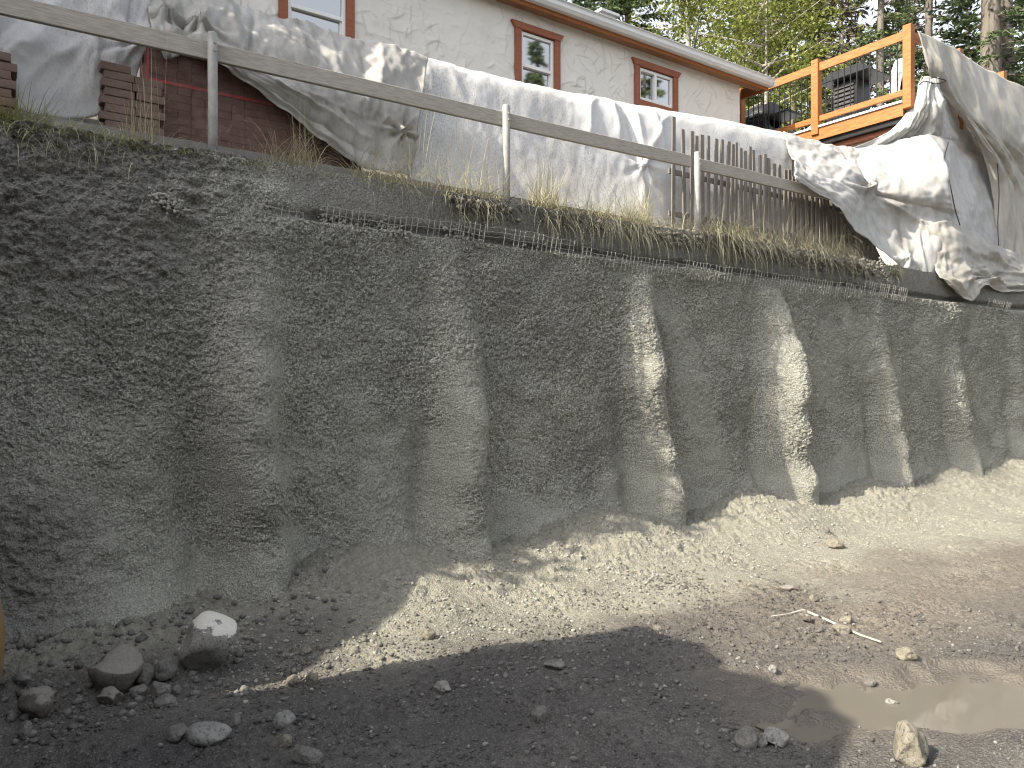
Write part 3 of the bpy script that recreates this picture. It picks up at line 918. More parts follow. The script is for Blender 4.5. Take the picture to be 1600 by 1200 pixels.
tarp('tarp', ctl, 'dirty grey tarp with long diagonal folds behind the handrail', M['tarp_grey'], 130, 220, pins=((1.38, .68, .09, .05, 6), (.28, .36, .12, .06, 5), (.12, .30, .1, .06, 5)),
     creases=(((.30, .55), (1.25, .80), .05, .03), ((.30, .72), (1.2, .90), -.06, .03), ((.32, .85), (1.1, .97), .05, .02), ((.45, .02), (.52, .4), .045, .03), ((.60, .0), (.56, .45), -.04, .02), ((.80, .02), (.86, .42), .04, .03),
              ((.98, .02), (1.02, .5), .04, .03), ((1.15, .02), (1.16, .4), -.05, .025), ((1.26, .02), (1.2, .45), .05, .03), ((.08, .1), (.05, .9), .07, .04), ((.20, .1), (.22, .9), -.06, .03), ((.33, .1), (.28, .7), .06, .03), ((.02, .2), (.18, .6), .05, .03)),
     rnd=46, ang=1.2, spread=.6, amp=.022, seed=5, wob=.04, wavel=(4, 2), aspect=1.5, crump=.022)

# long white sheet behind the handrail
ctl = [
    [(655, 88, 6.95), (730, 108, 6.95), (800, 125, 6.95), (880, 142, 6.95), (945, 155, 6.95), (1010, 167, 6.95), (1080, 179, 6.95), (1160, 194, 6.95), (1240, 211, 6.95)],
    [(652, 100, 6.82), (730, 120, 6.80), (800, 138, 6.80), (880, 156, 6.80), (945, 170, 6.80), (1010, 183, 6.80), (1080, 195, 6.80), (1160, 210, 6.80), (1240, 227, 6.80)],
    [(645, 160, 6.70), (730, 180, 6.70), (800, 195, 6.70), (880, 208, 6.70), (945, 220, 6.68), (1010, 232, 6.66), (1080, 245, 6.70), (1160, 258, 6.70), (1240, 270, 6.70)],
    [(640, 225, 6.60), (730, 240, 6.60), (800, 255, 6.60), (880, 268, 6.60), (945, 278, 6.58), (1010, 288, 6.55), (1080, 298, 6.62), (1160, 310, 6.62), (1240, 320, 6.62)],
    [(636, 285, 6.45), (730, 304, 6.45), (800, 318, 6.48), (880, 330, 6.48), (945, 340, 6.46), (1010, 348, 6.45), (1080, 358, 6.5), (1160, 366, 6.55), (1240, 375, 6.55)],
]
tarp('tarp', ctl, 'long white mortar-speckled tarp behind the handrail below the house windows', M['tarp_speck'], 120, 300, pins=((1.42, .62, .08, .035, 6),),
     creases=(((1.08, .04), (1.02, .55), .05, .035), ((1.18, .04), (1.25, .5), .045, .03), ((1.25, .05), (1.42, .72), -.045, .03), ((1.30, .05), (1.45, .6), .045, .03), ((1.45, .05), (1.55, .5), .05, .04), ((1.42, .66), (1.40, 1.0), .05, .025),
              ((1.42, .66), (1.5, 1.0), -.04, .03), ((1.6, .1), (1.43, .62), .035, .02), ((.12, .05), (.3, .5), .02, .03), ((.05, .1), (.08, .6), .03, .03)),
     rnd=26, ang=1.3, spread=.6, amp=.010, crump=.005, seed=7, wob=.014, wavel=(4, 2), aspect=2.3)

# crumpled white sheet over the end of the picket fence and the load beside it
ctl = [
    [(1222, 208, 6.95), (1290, 224, 6.95), (1345, 229, 6.95), (1400, 222, 6.75), (1453, 211, 6.35), (1508, 230, 6.75), (1560, 252, 7.0)],
    [(1230, 228, 6.70), (1292, 246, 6.70), (1345, 254, 6.65), (1405, 252, 6.40), (1463, 250, 6.02), (1512, 275, 6.45), (1562, 300, 6.7)],
    [(1238, 248, 6.25), (1297, 268, 6.22), (1352, 291, 6.30), (1410, 297, 6.10), (1477, 303, 5.80), (1520, 325, 6.2), (1565, 350, 6.45)],
    [(1241, 262, 6.00), (1300, 292, 6.00), (1358, 333, 6.25), (1420, 352, 6.12), (1482, 350, 5.86), (1525, 372, 6.1), (1568, 400, 6.25)],
    [(1240, 280, 5.96), (1300, 316, 5.95), (1354, 377, 6.08), (1420, 424, 5.90), (1470, 436, 5.80), (1515, 440, 5.82), (1570, 440, 5.95)],
]
tarp('tarp', ctl, 'crumpled bright white tarp heaped over the end of the picket fence', M['tarp_clean'], 150, 230, pins=((.52, .52, .09, .09, 5), (.72, .95, .08, .05, 5)),
     creases=(((1.0, .02), (1.02, .62), .10, .02), ((.50, .5), (1.0, .68), -.10, .035), ((.52, .52), (.95, .80), .07, .03), ((.05, .3), (.5, .5), .06, .03), ((.1, .5), (.5, .65), -.05, .03), ((.2, .1), (.52, .5), .07, .03),
              ((.35, .05), (.55, .5), -.05, .025), ((.3, .6), (.5, .95), .05, .03), ((.8, .78), (.85, 1.0), .05, .02), ((1.25, .05), (1.22, .9), .03, .02), ((.6, .6), (.9, .62), .06, .03)),
     rnd=50, ang=.9, spread=.7, amp=.022, seed=9, wob=.05, wavel=(4, 3), aspect=1.5, crump=.022)

# tent-like sheet tied to the deck corner
ctl = [
    [(1440, 120, 6.50), (1450, 121, 6.43), (1461, 123, 6.43), (1470, 126, 6.52)],
    [(1424, 160, 6.62), (1446, 162, 6.36), (1470, 164, 6.34), (1492, 168, 6.62)],
    [(1390, 205, 6.80), (1432, 202, 6.55), (1474, 208, 6.42), (1526, 216, 6.78)],
    [(1318, 236, 7.05), (1396, 240, 6.90), (1468, 246, 6.60), (1568, 266, 7.05)],
]
tarp('tarp', ctl, 'bright white tarp tied in a knot below the deck corner like a tent', M['tarp_clean'], 110, 120, creases=(((.3, .0), (.15, .95), .05, .03), ((.45, 0), (.42, .95), -.06, .03), ((.6, 0), (.62, .9), .07, .03), ((.75, 0), (.85, .9), -.06, .03), ((.5, .1), (.52, .9), .05, .02)),
     rnd=22, ang=1.5, spread=.25, amp=.04, seed=11, wob=.05, wavel=(5, 1.5))
# tan sheet hanging from the far railing
ctl = [
    [(1434, 48, 6.52), (1460, 61, 6.52), (1492, 78, 6.55), (1532, 102, 6.55), (1582, 130, 6.55), (1645, 164, 6.55), (1730, 205, 6.55)],
    [(1446, 92, 6.45), (1474, 106, 6.40), (1508, 128, 6.40), (1548, 155, 6.40), (1592, 182, 6.42), (1652, 212, 6.45), (1735, 245, 6.45)],
    [(1455, 124, 6.45), (1492, 150, 6.38), (1525, 180, 6.32), (1560, 205, 6.32), (1600, 230, 6.36), (1656, 254, 6.4), (1738, 280, 6.4)],
    [(1490, 170, 6.44), (1522, 196, 6.35), (1553, 220, 6.3), (1584, 242, 6.30), (1620, 262, 6.34), (1670, 282, 6.36), (1742, 305, 6.38)],
    [(1528, 222, 6.44), (1553, 245, 6.35), (1576, 262, 6.3), (1605, 282, 6.30), (1640, 300, 6.32), (1685, 318, 6.34), (1748, 338, 6.36)],
    [(1553, 290, 6.40), (1570, 300, 6.32), (1592, 314, 6.28), (1617, 330, 6.28), (1652, 346, 6.3), (1695, 360, 6.3), (1752, 378, 6.3)],
    [(1556, 372, 6.30), (1574, 380, 6.22), (1597, 390, 6.18), (1622, 400, 6.18), (1660, 410, 6.2), (1702, 420, 6.2), (1756, 430, 6.2)],
    [(1550, 436, 6.05), (1572, 444, 6.0), (1598, 450, 5.98), (1624, 454, 5.98), (1662, 458, 6.0), (1706, 462, 6.0), (1760, 466, 6.0)],
]
tarp('tarp', ctl, 'tan stained canvas hanging from the deck railing at the right edge', M['tarp_tan'], 190, 120, creases=(((.1, .05), (.15, .9), .07, .03), ((.25, .0), (.3, .8), -.08, .03), ((.4, .0), (.42, .85), .08, .03), ((.55, .05), (.5, .9), -.07, .03), ((.2, .5), (.5, .85), .06, .03)),
     rnd=40, ang=1.45, spread=.3, amp=.05, seed=13, wob=.07, wavel=(5, 2))
# lower flap rolled over the wall top
ctl = [
    [(1446, 352, 5.98), (1486, 345, 5.82), (1528, 368, 5.98), (1570, 390, 6.1), (1622, 404, 6.12), (1690, 418, 6.12)],
    [(1458, 400, 5.84), (1496, 396, 5.74), (1530, 410, 5.84), (1570, 424, 5.95), (1622, 430, 5.98), (1690, 440, 6.0)],
    [(1468, 432, 5.72), (1500, 436, 5.66), (1532, 428, 5.72), (1572, 446, 5.80), (1622, 450, 5.85), (1690, 456, 5.88)],
    [(1486, 446, 5.64), (1520, 470, 5.60), (1540, 446, 5.66), (1576, 456, 5.72), (1622, 458, 5.78), (1690, 464, 5.82)],
]
tarp('tarp', ctl, 'lower grey tarp flap drooping over the wall top at the right', M['tarp_tan'], 80, 140, pins=((.50, .72, .14, .10, 6),), creases=(((.35, .1), (.5, .7), .07, .03), ((.65, .1), (.5, .7), -.06, .03), ((.5, .7), (1.0, .6), .07, .03), ((.5, .7), (1.0, .85), -.07, .03), ((.2, .3), (.35, .95), .06, .03)),
     rnd=24, ang=.4, spread=.6, amp=.05, seed=15, wob=.05)

# cords that tie the sheets down
def cord(pts, label):
    P = spline_grid(np.array([[list(at(*p)), list(at(*p))] for p in pts]), 24, 2)[:, 0]
    tag(MB().tube([tuple(p) for p in P], .008, 6).build('cord', M['black'], None, True), label, 'cord')
cord([(1456, 120, 6.38), (1478, 126, 6.30), (1462, 131, 6.36), (1446, 127, 6.40), (1436, 132, 6.44)], 'dark cord knotted round the tarp below the deck corner')
cord([(1482, 222, 6.22), (1476, 250, 5.98), (1484, 285, 5.78), (1492, 325, 5.78), (1500, 352, 5.80)], 'thin dark cord running down the corner of the heaped white tarp')
cord([(1558, 252, 6.30), (1561, 300, 6.26), (1559, 350, 6.20), (1560, 400, 6.10), (1548, 425, 5.95)], 'thin dark cord down the seam between white tarp and tan canvas')
# ------------------------------------------------------------------ house
HY0 = 9.2
HC = 11.68
house = empty('house', (4, HY0, 4.1), 'cream stucco house with rust-brown window trim and white gutter', 'house')
WIN = [  # glass opening x0, x1, z0, z1, outer trim
    (3.17, 3.92, 5.55, 6.78), (6.66, 7.28, 5.75, 6.76), (9.08, 9.88, 6.27, 6.80)]
# stucco face: hand-trowelled strokes are real relief
sx = np.arange(1.6, HC + 1e-6, 0.0155); sz = np.arange(4.9, 7.09, 0.0155)
SX, SZ = np.meshgrid(sx, sz)
H = 0.004 * fbm(SX * 4, SZ * 4, 301, 3) + 0.002 * fbm(SX * 20, SZ * 20, 303, 2)
D = np.zeros_like(H)
rr = random.Random(5)
for _ in range(1150):
    cx, cz = rr.uniform(1.6, HC), rr.uniform(4.9, 7.1)
    a_ = rr.uniform(0, math.pi); L = rr.uniform(.05, .20); bend = rr.uniform(-.28, .28)
    i0, i1 = np.searchsorted(sx, cx - .3), np.searchsorted(sx, cx + .3)
    j0, j1 = np.searchsorted(sz, cz - .3), np.searchsorted(sz, cz + .3)
    if i1 - i0 < 2 or j1 - j0 < 2: continue
    X = SX[j0:j1, i0:i1] - cx; Z = SZ[j0:j1, i0:i1] - cz
    p = X * math.cos(a_) + Z * math.sin(a_); q = -X * math.sin(a_) + Z * math.cos(a_) + bend * p * p / L
    m_ = np.clip(1 - (p / L) ** 2, 0, 1)
    kk = rr.choice((.3, .6, 1)) * (1 if math.sin(cx * 1.7 + 1) * math.sin(cz * 3.1) > -.35 else .25)
    H[j0:j1, i0:i1] += m_ * rr.uniform(.35, 1) * 0.013 * np.where(q > 0, np.exp(-q / .05), np.exp(q / .009))
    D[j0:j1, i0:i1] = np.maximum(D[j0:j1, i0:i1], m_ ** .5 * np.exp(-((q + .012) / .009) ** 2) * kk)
keep = np.ones((len(sz) - 1, len(sx) - 1), bool)
cxm = (sx[:-1] + sx[1:]) / 2; czm = (sz[:-1] + sz[1:]) / 2
for (x0, x1, z0, z1) in WIN:
    keep[np.ix_((czm > z0 - .02) & (czm < z1 + .02), (cxm > x0 - .02) & (cxm < x1 + .02))] = False
me = mesh_np('wall', np.stack([SX, HY0 - H, SZ], -1), grid_faces(len(sz), len(sx))[keep.ravel()])
attr(me, 'crease_shade', D)
def m_stucco():
    t = NT('stucco')
    v = t.coord('Object')
    c = t.mix(t.noise(1.2, 5, .6, v), (0.66, 0.635, 0.59), (0.75, 0.725, 0.68))
    c = t.mix(t.math('MULTIPLY', t.attr('crease_shade'), 0.5), c, (0.30, 0.275, 0.24))  # stroke lines darkened in colour to strengthen the weak relief shade
    nb = t.bump(t.noise(45, 5, .7, v), .35, .006)
    return t.done(c, .9, nb)
M['stucco'] = m_stucco()
own(link('wall', me, M['stucco']), house)
mb = MB()
mb.box(HC - .02, HC, HY0 + .001, 17, 3.9, 7.0)
mb.box(-6, HC - .03, 16.9, 17, 3.9, 7.0).box(-6, 1.6, HY0, HY0 + .15, 3.9, 7.0).box(-6, -5.9, HY0 + .2, 16.9, 3.9, 7.0)
mb.box(1.6, HC - .03, HY0 + .02, HY0 + .15, 3.9, 4.93)
mb.build('side_wall', M['stucco'], house)
mb = MB()   # roof slab with gable
rz0, rzr = 7.15, 9.25
y0, ym, y1 = 9.0, 13.1, 17.2
xa, xb = -6.4, HC + .56
def slab(ya, za, yb, zb, t_=.12):
    mb.add([(xa, ya, za), (xb, ya, za), (xb, yb, zb), (xa, yb, zb), (xa, ya, za + t_), (xb, ya, za + t_), (xb, yb, zb + t_), (xa, yb, zb + t_)],
           [(0, 3, 2, 1), (4, 5, 6, 7), (0, 1, 5, 4), (1, 2, 6, 5), (2, 3, 7, 6), (3, 0, 4, 7)])
slab(y0, rz0, ym, rzr); slab(y1, rz0, ym, rzr)
mb.add([(HC, HY0 + .05, 7.0), (HC, 16.95, 7.0), (HC, ym, rzr - .1)], [(0, 1, 2)])
roof = mb.build('roof', M['roof'], house)
MB().box(8.3, 8.62, 9.25, 9.45, 7.24, 7.52).box(8.26, 8.66, 9.2, 9.49, 7.52, 7.56).build('roof_vent', M['gutter'], roof)
mb = MB()   # boarded soffit
for k in range(2):
    ya = 9.01 + k * .095
    mb.box(xa, xb - .02, ya, ya + .09, 7.075, 7.095)
mb.build('soffit', M['soffit'], house)
MB().box(xa, xb, 8.985, 9.008, 7.035, 7.17).build('fascia', M['stained'], house)
MB().box(xb - .03, xb + .002, 9.02, 9.6, 7.05, 7.24).build('barge_board', M['stained'], house)
mb = MB()   # K-profile gutter
prof = [(8.783, 6.975), (8.70, 6.975), (8.665, 7.02), (8.665, 7.075), (8.650, 7.095), (8.640, 7.095), (8.640, 7.105), (8.662, 7.105), (8.678, 7.085), (8.678, 7.025), (8.705, 6.985), (8.783, 6.985)]
n = len(prof)
prof = [(a + .2, b + .12) for a, b in prof]
mb.v = [(xa - .01, a, b) for a, b in prof] + [(xb + .03, a, b) for a, b in prof]
mb.f = [(j, (j + 1) % n, n + (j + 1) % n, n + j) for j in range(n)]
gut = mb.build('gutter', M['gutter'], house)
MB().box(xb + .012, xb + .032, 8.84, 8.99, 7.09, 7.225).build('end_cap', M['gutter'], gut)

def m_inside():
    t = NT('dim_room')
    return t.done(t.mix(t.noise(2, 3, .5, t.coord('Object')), (.02, .02, .02), (.06, .055, .05)), .9)
M['inside'] = m_inside()
for i, (x0, x1, z0, z1) in enumerate(WIN):
    w_ = MB().box(x0 + .02, x1 - .02, HY0 + .10, HY0 + .11, z0 + .02, z1 - .02).build('window', M['inside'], house)
    fr = MB(); t_ = .045
    ya, yb = HY0 - .012, HY0 + .07
    fr.box(x0, x0 + t_, ya, yb, z0, z1).box(x1 - t_, x1, ya, yb, z0, z1).box(x0 + t_, x1 - t_, ya + .001, yb, z0, z0 + t_).box(x0 + t_, x1 - t_, ya + .001, yb, z1 - t_, z1)
    if i < 2:
        zm = z0 + (z1 - z0) * (.52 if i else .50)
        fr.box(x0 + t_, x1 - t_, ya + .006, yb - .003, zm - .025, zm + .025)
        panes = [(x0 + t_, x1 - t_, zm + .025, z1 - t_, HY0 + .02), (x0 + t_ + .02, x1 - t_ - .02, z0 + t_ + .02, zm - .03, HY0 + .045)]
        fr.box(x0 + t_, x0 + t_ + .02, HY0 + .02, yb - .005, z0 + t_, zm - .025).box(x1 - t_ - .02, x1 - t_, HY0 + .02, yb - .005, z0 + t_, zm - .025).box(x0 + t_ + .02, x1 - t_ - .02, HY0 + .021, yb - .005, z0 + t_, z0 + t_ + .02)
    else:
        xm = (x0 + x1) / 2
        fr.box(xm - .025, xm + .025, ya + .006, yb - .003, z0 + t_, z1 - t_)
        panes = [(x0 + t_, xm - .025, z0 + t_, z1 - t_, HY0 + .045), (xm + .025, x1 - t_, z0 + t_, z1 - t_, HY0 + .02)]
    fr.build('frame', M['white'], w_, False, .003)
    for (a, b, c, d, y_) in panes:
        MB().box(a, b, y_, y_ + .006, c, d).build('pane', M['glass'], w_)
    tm = MB(); s_ = .11
    ya, yb = HY0 - .045, HY0 + .005
    tm.box(x0 - s_, x0 - .002, ya, yb, z0 - .01, z1 + .01)
    tm.box(x1 + .002, x1 + s_, ya, yb, z0 - .01, z1 + .01)
    tm.box(x0 - s_, x1 + s_, ya, yb, z0 - s_ - .01, z0 - .012)
    zt = z1 + .012   # head board wider than the casing, ends cut on a slant
    tm.add([(x0 - s_, ya - .01, zt), (x1 + s_, ya - .01, zt), (x1 + s_ + .07, ya - .01, zt + .10), (x0 - s_ - .07, ya - .01, zt + .10),
            (x0 - s_, yb, zt), (x1 + s_, yb, zt), (x1 + s_ + .07, yb, zt + .10), (x0 - s_ - .07, yb, zt + .10)],
           [(0, 1, 2, 3), (4, 7, 6, 5), (0, 4, 5, 1), (1, 5, 6, 2), (2, 6, 7, 3), (3, 7, 4, 0)])
    tm.build('trim', M['trim'], w_)

# ------------------------------------------------------------------ roof deck right of the house
DX, DZ = 12.75, 6.22
deck = empty('deck', (DX, 8, 4.0), 'raised deck with orange-stained wooden railing and black balusters', 'deck')
for y_ in (6.62, 8.32, 10.02, 11.72):
    MB().box(DX - .07, DX + .07, y_ - .07, y_ + .07, 6.12, 7.5).build('post', M['stained'], deck, False, .006)
for (ya, yb) in ((6.69, 8.25), (8.39, 9.95), (10.09, 11.65)):
    MB().box(DX - .022, DX + .022, ya, yb, 7.28, 7.43).build('top_rail', M['stained'], deck, False, .004)
    MB().box(DX - .022, DX + .022, ya, yb, 6.36, 6.46).build('bottom_rail', M['stained'], deck, False, .004)
    bal = MB().tube([(0, 0, 0), (0, 0, .84)], .011, 6).build('baluster', M['black'], deck)
    bme = bal.data; bpy.data.objects.remove(bal)
    n = int((yb - ya) / .115)
    for k in range(1, n):
        b_ = own(link('baluster', bme), deck); b_.location = (DX, ya + (yb - ya) * k / n, 6.45)
# side along the wall: posts and rail mostly under the canvas
for x_ in (14.55, 16.3):
    MB().box(x_ - .07, x_ + .07, 6.60, 6.74, 6.12, 7.56).build('post', M['stained'], deck, False, .006)
MB().box(DX + .08, 18.0, 6.64, 6.70, 7.33, 7.46).build('top_rail', M['stained'], deck, False, .004)
MB().box(DX + .03, 19, 6.75, 12, 6.16, 6.22).build('floor', M['gutter'], deck)
MB().box(DX - .06, DX + .02, 6.70, 12, 6.24, 6.275).build('drip_edge', M['gutter'], deck)
MB().box(DX - .03, DX + .02, 6.70, 12, 6.02, 6.232).build('rim_board', M['stained'], deck)
MB().box(DX + .02, DX + .12, 6.75, 12, 5.93, 6.015).build('black_beam', M['black'], deck)
MB().box(DX + .12, DX + .30, 6.75, 12, 5.86, 5.925).build('beam', M['trim'], deck)
mb = None
y_ = 6.8
while y_ < 11.9:   # white boards of the room below
    MB().box(DX + .30, DX + .325, y_, y_ + .145, 3.6, 5.90).build('siding_board', M['siding'], deck)
    y_ += .152
MB().box(DX + .33, 19, 6.85, 12, 3.6, 5.85).build('lower_wall', M['siding'], deck)

# things on the deck
g = empty('barbecue', (13.5, 10.1, DZ), 'black gas barbecue on the deck against the house corner', 'barbecue')
mb = MB(); mb.box(13.2, 13.75, 9.75, 10.55, 6.24, 7.0); mb.build('cabinet', M['black'], g, False, .02)
mb = MB(); mb.tube([(13.48, 9.75, 7.05), (13.48, 10.55, 7.05)], .27, 16); mb.build('hood', M['black'], g, True)
MB().box(13.2, 13.7, 9.25, 9.74, 6.93, 6.98).build('side_shelf', M['black'], g, False, .005)
MB().tube([(13.19, 9.85, 7.08), (13.16, 9.85, 7.08), (13.16, 10.45, 7.08), (13.19, 10.45, 7.08)], .012, 6).build('handle', M['gutter'], g)
g = empty('patio_stove', (13.9, 8.4, DZ), 'black louvred stove with a wide overhanging hood behind the deck railing', 'stove')
c = Vector((13.95, 8.35, 0))
MB().box(c.x - .24, c.x + .24, c.y - .24, c.y + .24, 6.75, 7.35).build('firebox', M['black'], g, False, .01)
mb = MB()
for k in range(6): mb.box(c.x - .27, c.x - .245, c.y - .20, c.y + .20, 6.82 + .08 * k, 6.865 + .08 * k)
mb.build('louvre_panel', M['roof'], g)
mb = MB()
mb.add([(c.x - .42, c.y - .62, 7.36), (c.x + .42, c.y - .62, 7.36), (c.x + .42, c.y + .42, 7.36), (c.x - .42, c.y + .42, 7.36),
        (c.x - .30, c.y - .34, 7.58), (c.x + .30, c.y - .34, 7.58), (c.x + .30, c.y + .30, 7.58), (c.x - .30, c.y + .30, 7.58)],
       [(0, 3, 2, 1), (4, 5, 6, 7), (0, 1, 5, 4), (1, 2, 6, 5), (2, 3, 7, 6), (3, 0, 4, 7)])
mb.build('hood', M['black'], g, False, .015)
MB().box(c.x - .30, c.x + .30, c.y - .3, c.y + .3, 6.66, 6.745).build('shelf', M['black'], g, False, .01)
for sx_ in (-.25, .25):
    for sy_ in (-.25, .25):
        MB().tube([(c.x + sx_, c.y + sy_, 6.22), (c.x + sx_, c.y + sy_, 6.66)], .022, 6).build('leg', M['black'], g)
g = empty('propane_tank', (13.4, 8.75, DZ), 'white propane tank behind the deck railing below the stove', 'propane tank')
mb = MB(); mb.tube([(13.4, 8.78, 6.23), (13.4, 8.78, 6.29), (13.4, 8.78, 6.42), (13.4, 8.78, 6.52), (13.4, 8.78, 6.57)], [.11, .155, .16, .13, .05], 16); mb.build('tank', M['white'], g, True)
MB().tube([(13.4, 8.78, 6.56), (13.4, 8.78, 6.64)], .035, 8).build('valve', M['gutter'], g)
mb = MB()
g = empty('folded_cover', (13.5, 7.0, DZ), 'white cover slung over a stand beside the deck corner post', 'cover')
P = np.array([[(13.28 + .03 * math.sin(3 * k + j), 6.93 + .07 * k + .02 * j, 7.22 - .09 * j) for k in range(4)] for j in range(8)])
Gq = spline_grid(P, 40, 24)
o = own(link('cloth', mesh_np('cloth', Gq, grid_faces(40, 24)), M['white']), g)
o.modifiers.new('thickness', 'SOLIDIFY').thickness = .01
MB().tube([(13.33, 7.04, 6.22), (13.33, 7.04, 7.2)], .02, 6).build('stand', M['black'], g)
MB().bar((13.33, 6.85, 7.2), (13.33, 7.22, 7.2), .03, .03).build('crossbar', M['black'], g)

# ------------------------------------------------------------------ trees behind the house
def cards(centres, dirs, length, width, rng):
    """small kite-shaped leaf faces"""
    n = len(centres)
    d = dirs / (np.linalg.norm(dirs, axis=1, keepdims=True) + 1e-9)
    r = rng.normal(size=(n, 3))
    s = np.cross(d, r); s /= (np.linalg.norm(s, axis=1, keepdims=True) + 1e-9)
    L = length[:, None]; W = width[:, None]
    a = centres - d * L * .5; b = centres + s * W * .5; c_ = centres + d * L * .5; e = centres - s * W * .5
    V = np.stack([a, b, c_, e], 1).reshape(-1, 3)
    F = np.arange(n * 4).reshape(-1, 4)
    return V, F

def tree_trunk(root, base, h, r0, lean, material, seed):
    rng = random.Random(seed)
    pts = []; rad = []
    for k in range(12):
        t_ = k / 11
        pts.append((base.x + lean[0] * t_ + .08 * math.sin(3 * t_ + seed), base.y + lean[1] * t_, base.z - .3 + (h + .3) * t_))
        rad.append(r0 * (1 - t_) ** .75 * (1.25 if k == 0 else 1) + .012)
    MB().tube(pts, rad, 9).build('trunk', material, root, True)
    return pts

def conifer(label, base, h, rad, crown0, seed, mat_leaf, n_wh=46, dens=9, droop=.35, trunk_r=.22, leafL=.20, bare=.0, bark='bark', name='conifer_tree', gap=.0):
    rng = np.random.default_rng(seed)
    root = empty(name, base, label, 'tree', 'trees behind the house')
    lean = (rng.uniform(-.3, .3), rng.uniform(-.3, .3))
    tree_trunk(root, base, h, trunk_r, lean, M[bark], seed)
    br = MB(); C = []; Dd = []
    for k in range(n_wh):
        t_ = crown0 + (1 - crown0) * (k + rng.uniform(-.4, .4)) / n_wh
        t_ = min(max(t_, .05), .99)
        prof_ = (1 - t_) ** .8 * (.55 + .45 * min(1, (t_ - crown0) / .15 + .3)) / (1 - crown0) ** .8
        for j in range(rng.integers(4, 7)):
            if rng.random() < gap: continue
            az = rng.uniform(0, 2 * math.pi); L = rad * prof_ * rng.uniform(.55, 1.15) + .15
            o_ = np.array([base.x + lean[0] * t_, base.y + lean[1] * t_, base.z + h * t_])
            hd = np.array([math.cos(az), math.sin(az), 0])
            up = rng.uniform(-.15, .25)
            pts = [o_ + hd * L * s_ + np.array([0, 0, up * L * s_ - droop * L * s_ * s_]) for s_ in (0, .35, .7, 1)]
            br.tube([tuple(p) for p in pts], [.035 * L / rad + .008, .02, .012, .005], 4, False)
            m_ = int(dens * L * 6 * (1 - bare))
            if m_ < 1: continue
            s_ = rng.uniform(.18, 1.0, m_) ** .8
            side = np.array([-hd[1], hd[0], 0])
            off = rng.normal(0, .16, m_) * (1.2 - s_ * .6) * min(1.3, L)
            P = o_ + hd * (L * s_)[:, None] + side * off[:, None]
            P[:, 2] += up * L * s_ - droop * L * s_ ** 2 - np.abs(rng.normal(0, .09, m_))
            C.append(P); Dd.append(hd * 0.7 + side * np.sign(off)[:, None] * .6 + rng.normal(0, .35, (m_, 3)) + np.array([0, 0, -.25]))
    tag(br.build('branches', M[bark], root), kind='stuff')
    if C:
        C = np.concatenate(C); Dd = np.concatenate(Dd); n = len(C)
        V, F = cards(C, Dd, rng.uniform(.6, 1.4, n) * leafL, rng.uniform(.6, 1.3, n) * leafL * .36, rng)
        me_ = mesh_np('crown', V, F, False)
        attr(me_, 'tint', np.repeat(np.clip(rng.normal(.45, .28, n), 0, 1), 4))
        own(link('crown', me_, M[mat_leaf]), root)
    return root

def broadleaf(label, base, h, rad, seed, mat_leaf, n_leaf=14000, leaf=.10, trunk_r=.12, bark='bark_pale', name='deciduous_tree', low=.2):
    rng = np.random.default_rng(seed)
    root = empty(name, base, label, 'tree', 'trees behind the house')
    tree_trunk(root, base, h * .95, trunk_r, (rng.uniform(-.6, .6), rng.uniform(-.3, .3)), M[bark], seed)
    br = MB(); C = []
    tips = []
    for k in range(34):
        t_ = rng.uniform(low, .95); az = rng.uniform(0, 2 * math.pi)
        L = rad * rng.uniform(.5, 1.0) * (1.15 - .7 * abs(t_ - .5))
        o_ = np.array([base.x, base.y, base.z + h * t_])
        hd = np.array([math.cos(az), math.sin(az), rng.uniform(.1, .7)])
        pts = [o_, o_ + hd * L * .5 + rng.normal(0, .1, 3), o_ + hd * L]
        br.tube([tuple(p) for p in pts], [.04, .022, .008], 5, False)
        tips += [(pts[1], .8), (pts[2], 1.0), ((pts[1] + pts[2]) / 2, .9)]
    tag(br.build('branches', M[bark], root), kind='stuff')
    per = n_leaf // len(tips)
    for p, s_ in tips:
        for _ in range(3):
            q = p + rng.normal(0, .28 * s_, 3)
            C.append(q + rng.normal(0, .20 * s_, (per // 3, 3)) * np.array([1, 1, .7]))
    C = np.concatenate(C); n = len(C)
    V, F = cards(C, rng.normal(size=(n, 3)), rng.uniform(.6, 1.3, n) * leaf, rng.uniform(.6, 1.2, n) * leaf * .75, rng)
    me_ = mesh_np('crown', V, F, False)
    attr(me_, 'tint', np.repeat(np.clip(rng.normal(.5, .28, n), 0, 1), 4))
    own(link('crown', me_, M[mat_leaf]), root)
    return root

def tb(u, d):
    p = at_depth(u, 600, d); p.z = terrace_z(p.x, p.y)
    return p
conifer('dense dark fir directly above the house roof', tb(985, 26), 17, 2.6, .12, 1, 'needle_dark', 50, 15, .3, .2, .20)
conifer('dark fir at the left above the roof, partly hidden by the gutter', tb(925, 33), 18, 2.8, .12, 2, 'needle_dark', 48, 12, .3, .22, .24)
broadleaf('yellow-green birch above the right end of the roof', tb(1085, 24), 14, 2.3, 3, 'leaf', 17000, .10)
broadleaf('pale yellow-green aspen between the birch and the pine', tb(1150, 29), 16, 2.6, 4, 'leaf', 17000, .12, .13)
broadleaf('low bushy green tree behind the house corner', tb(1190, 21), 8.5, 1.8, 6, 'pine', 9000, .10, .08)
conifer('bright green pine left of the middle deck post', tb(1240, 25), 13.5, 2.3, .30, 5, 'pine', 30, 13, .05, .16, .20, 0, 'bark', 'pine_tree', .25)
conifer('bare larch with thin dead twigs behind the stove', tb(1318, 28), 17, 1.8, .15, 7, 'twig', 60, 7, .15, .13, .26, .25, 'bark_pale', 'bare_tree')
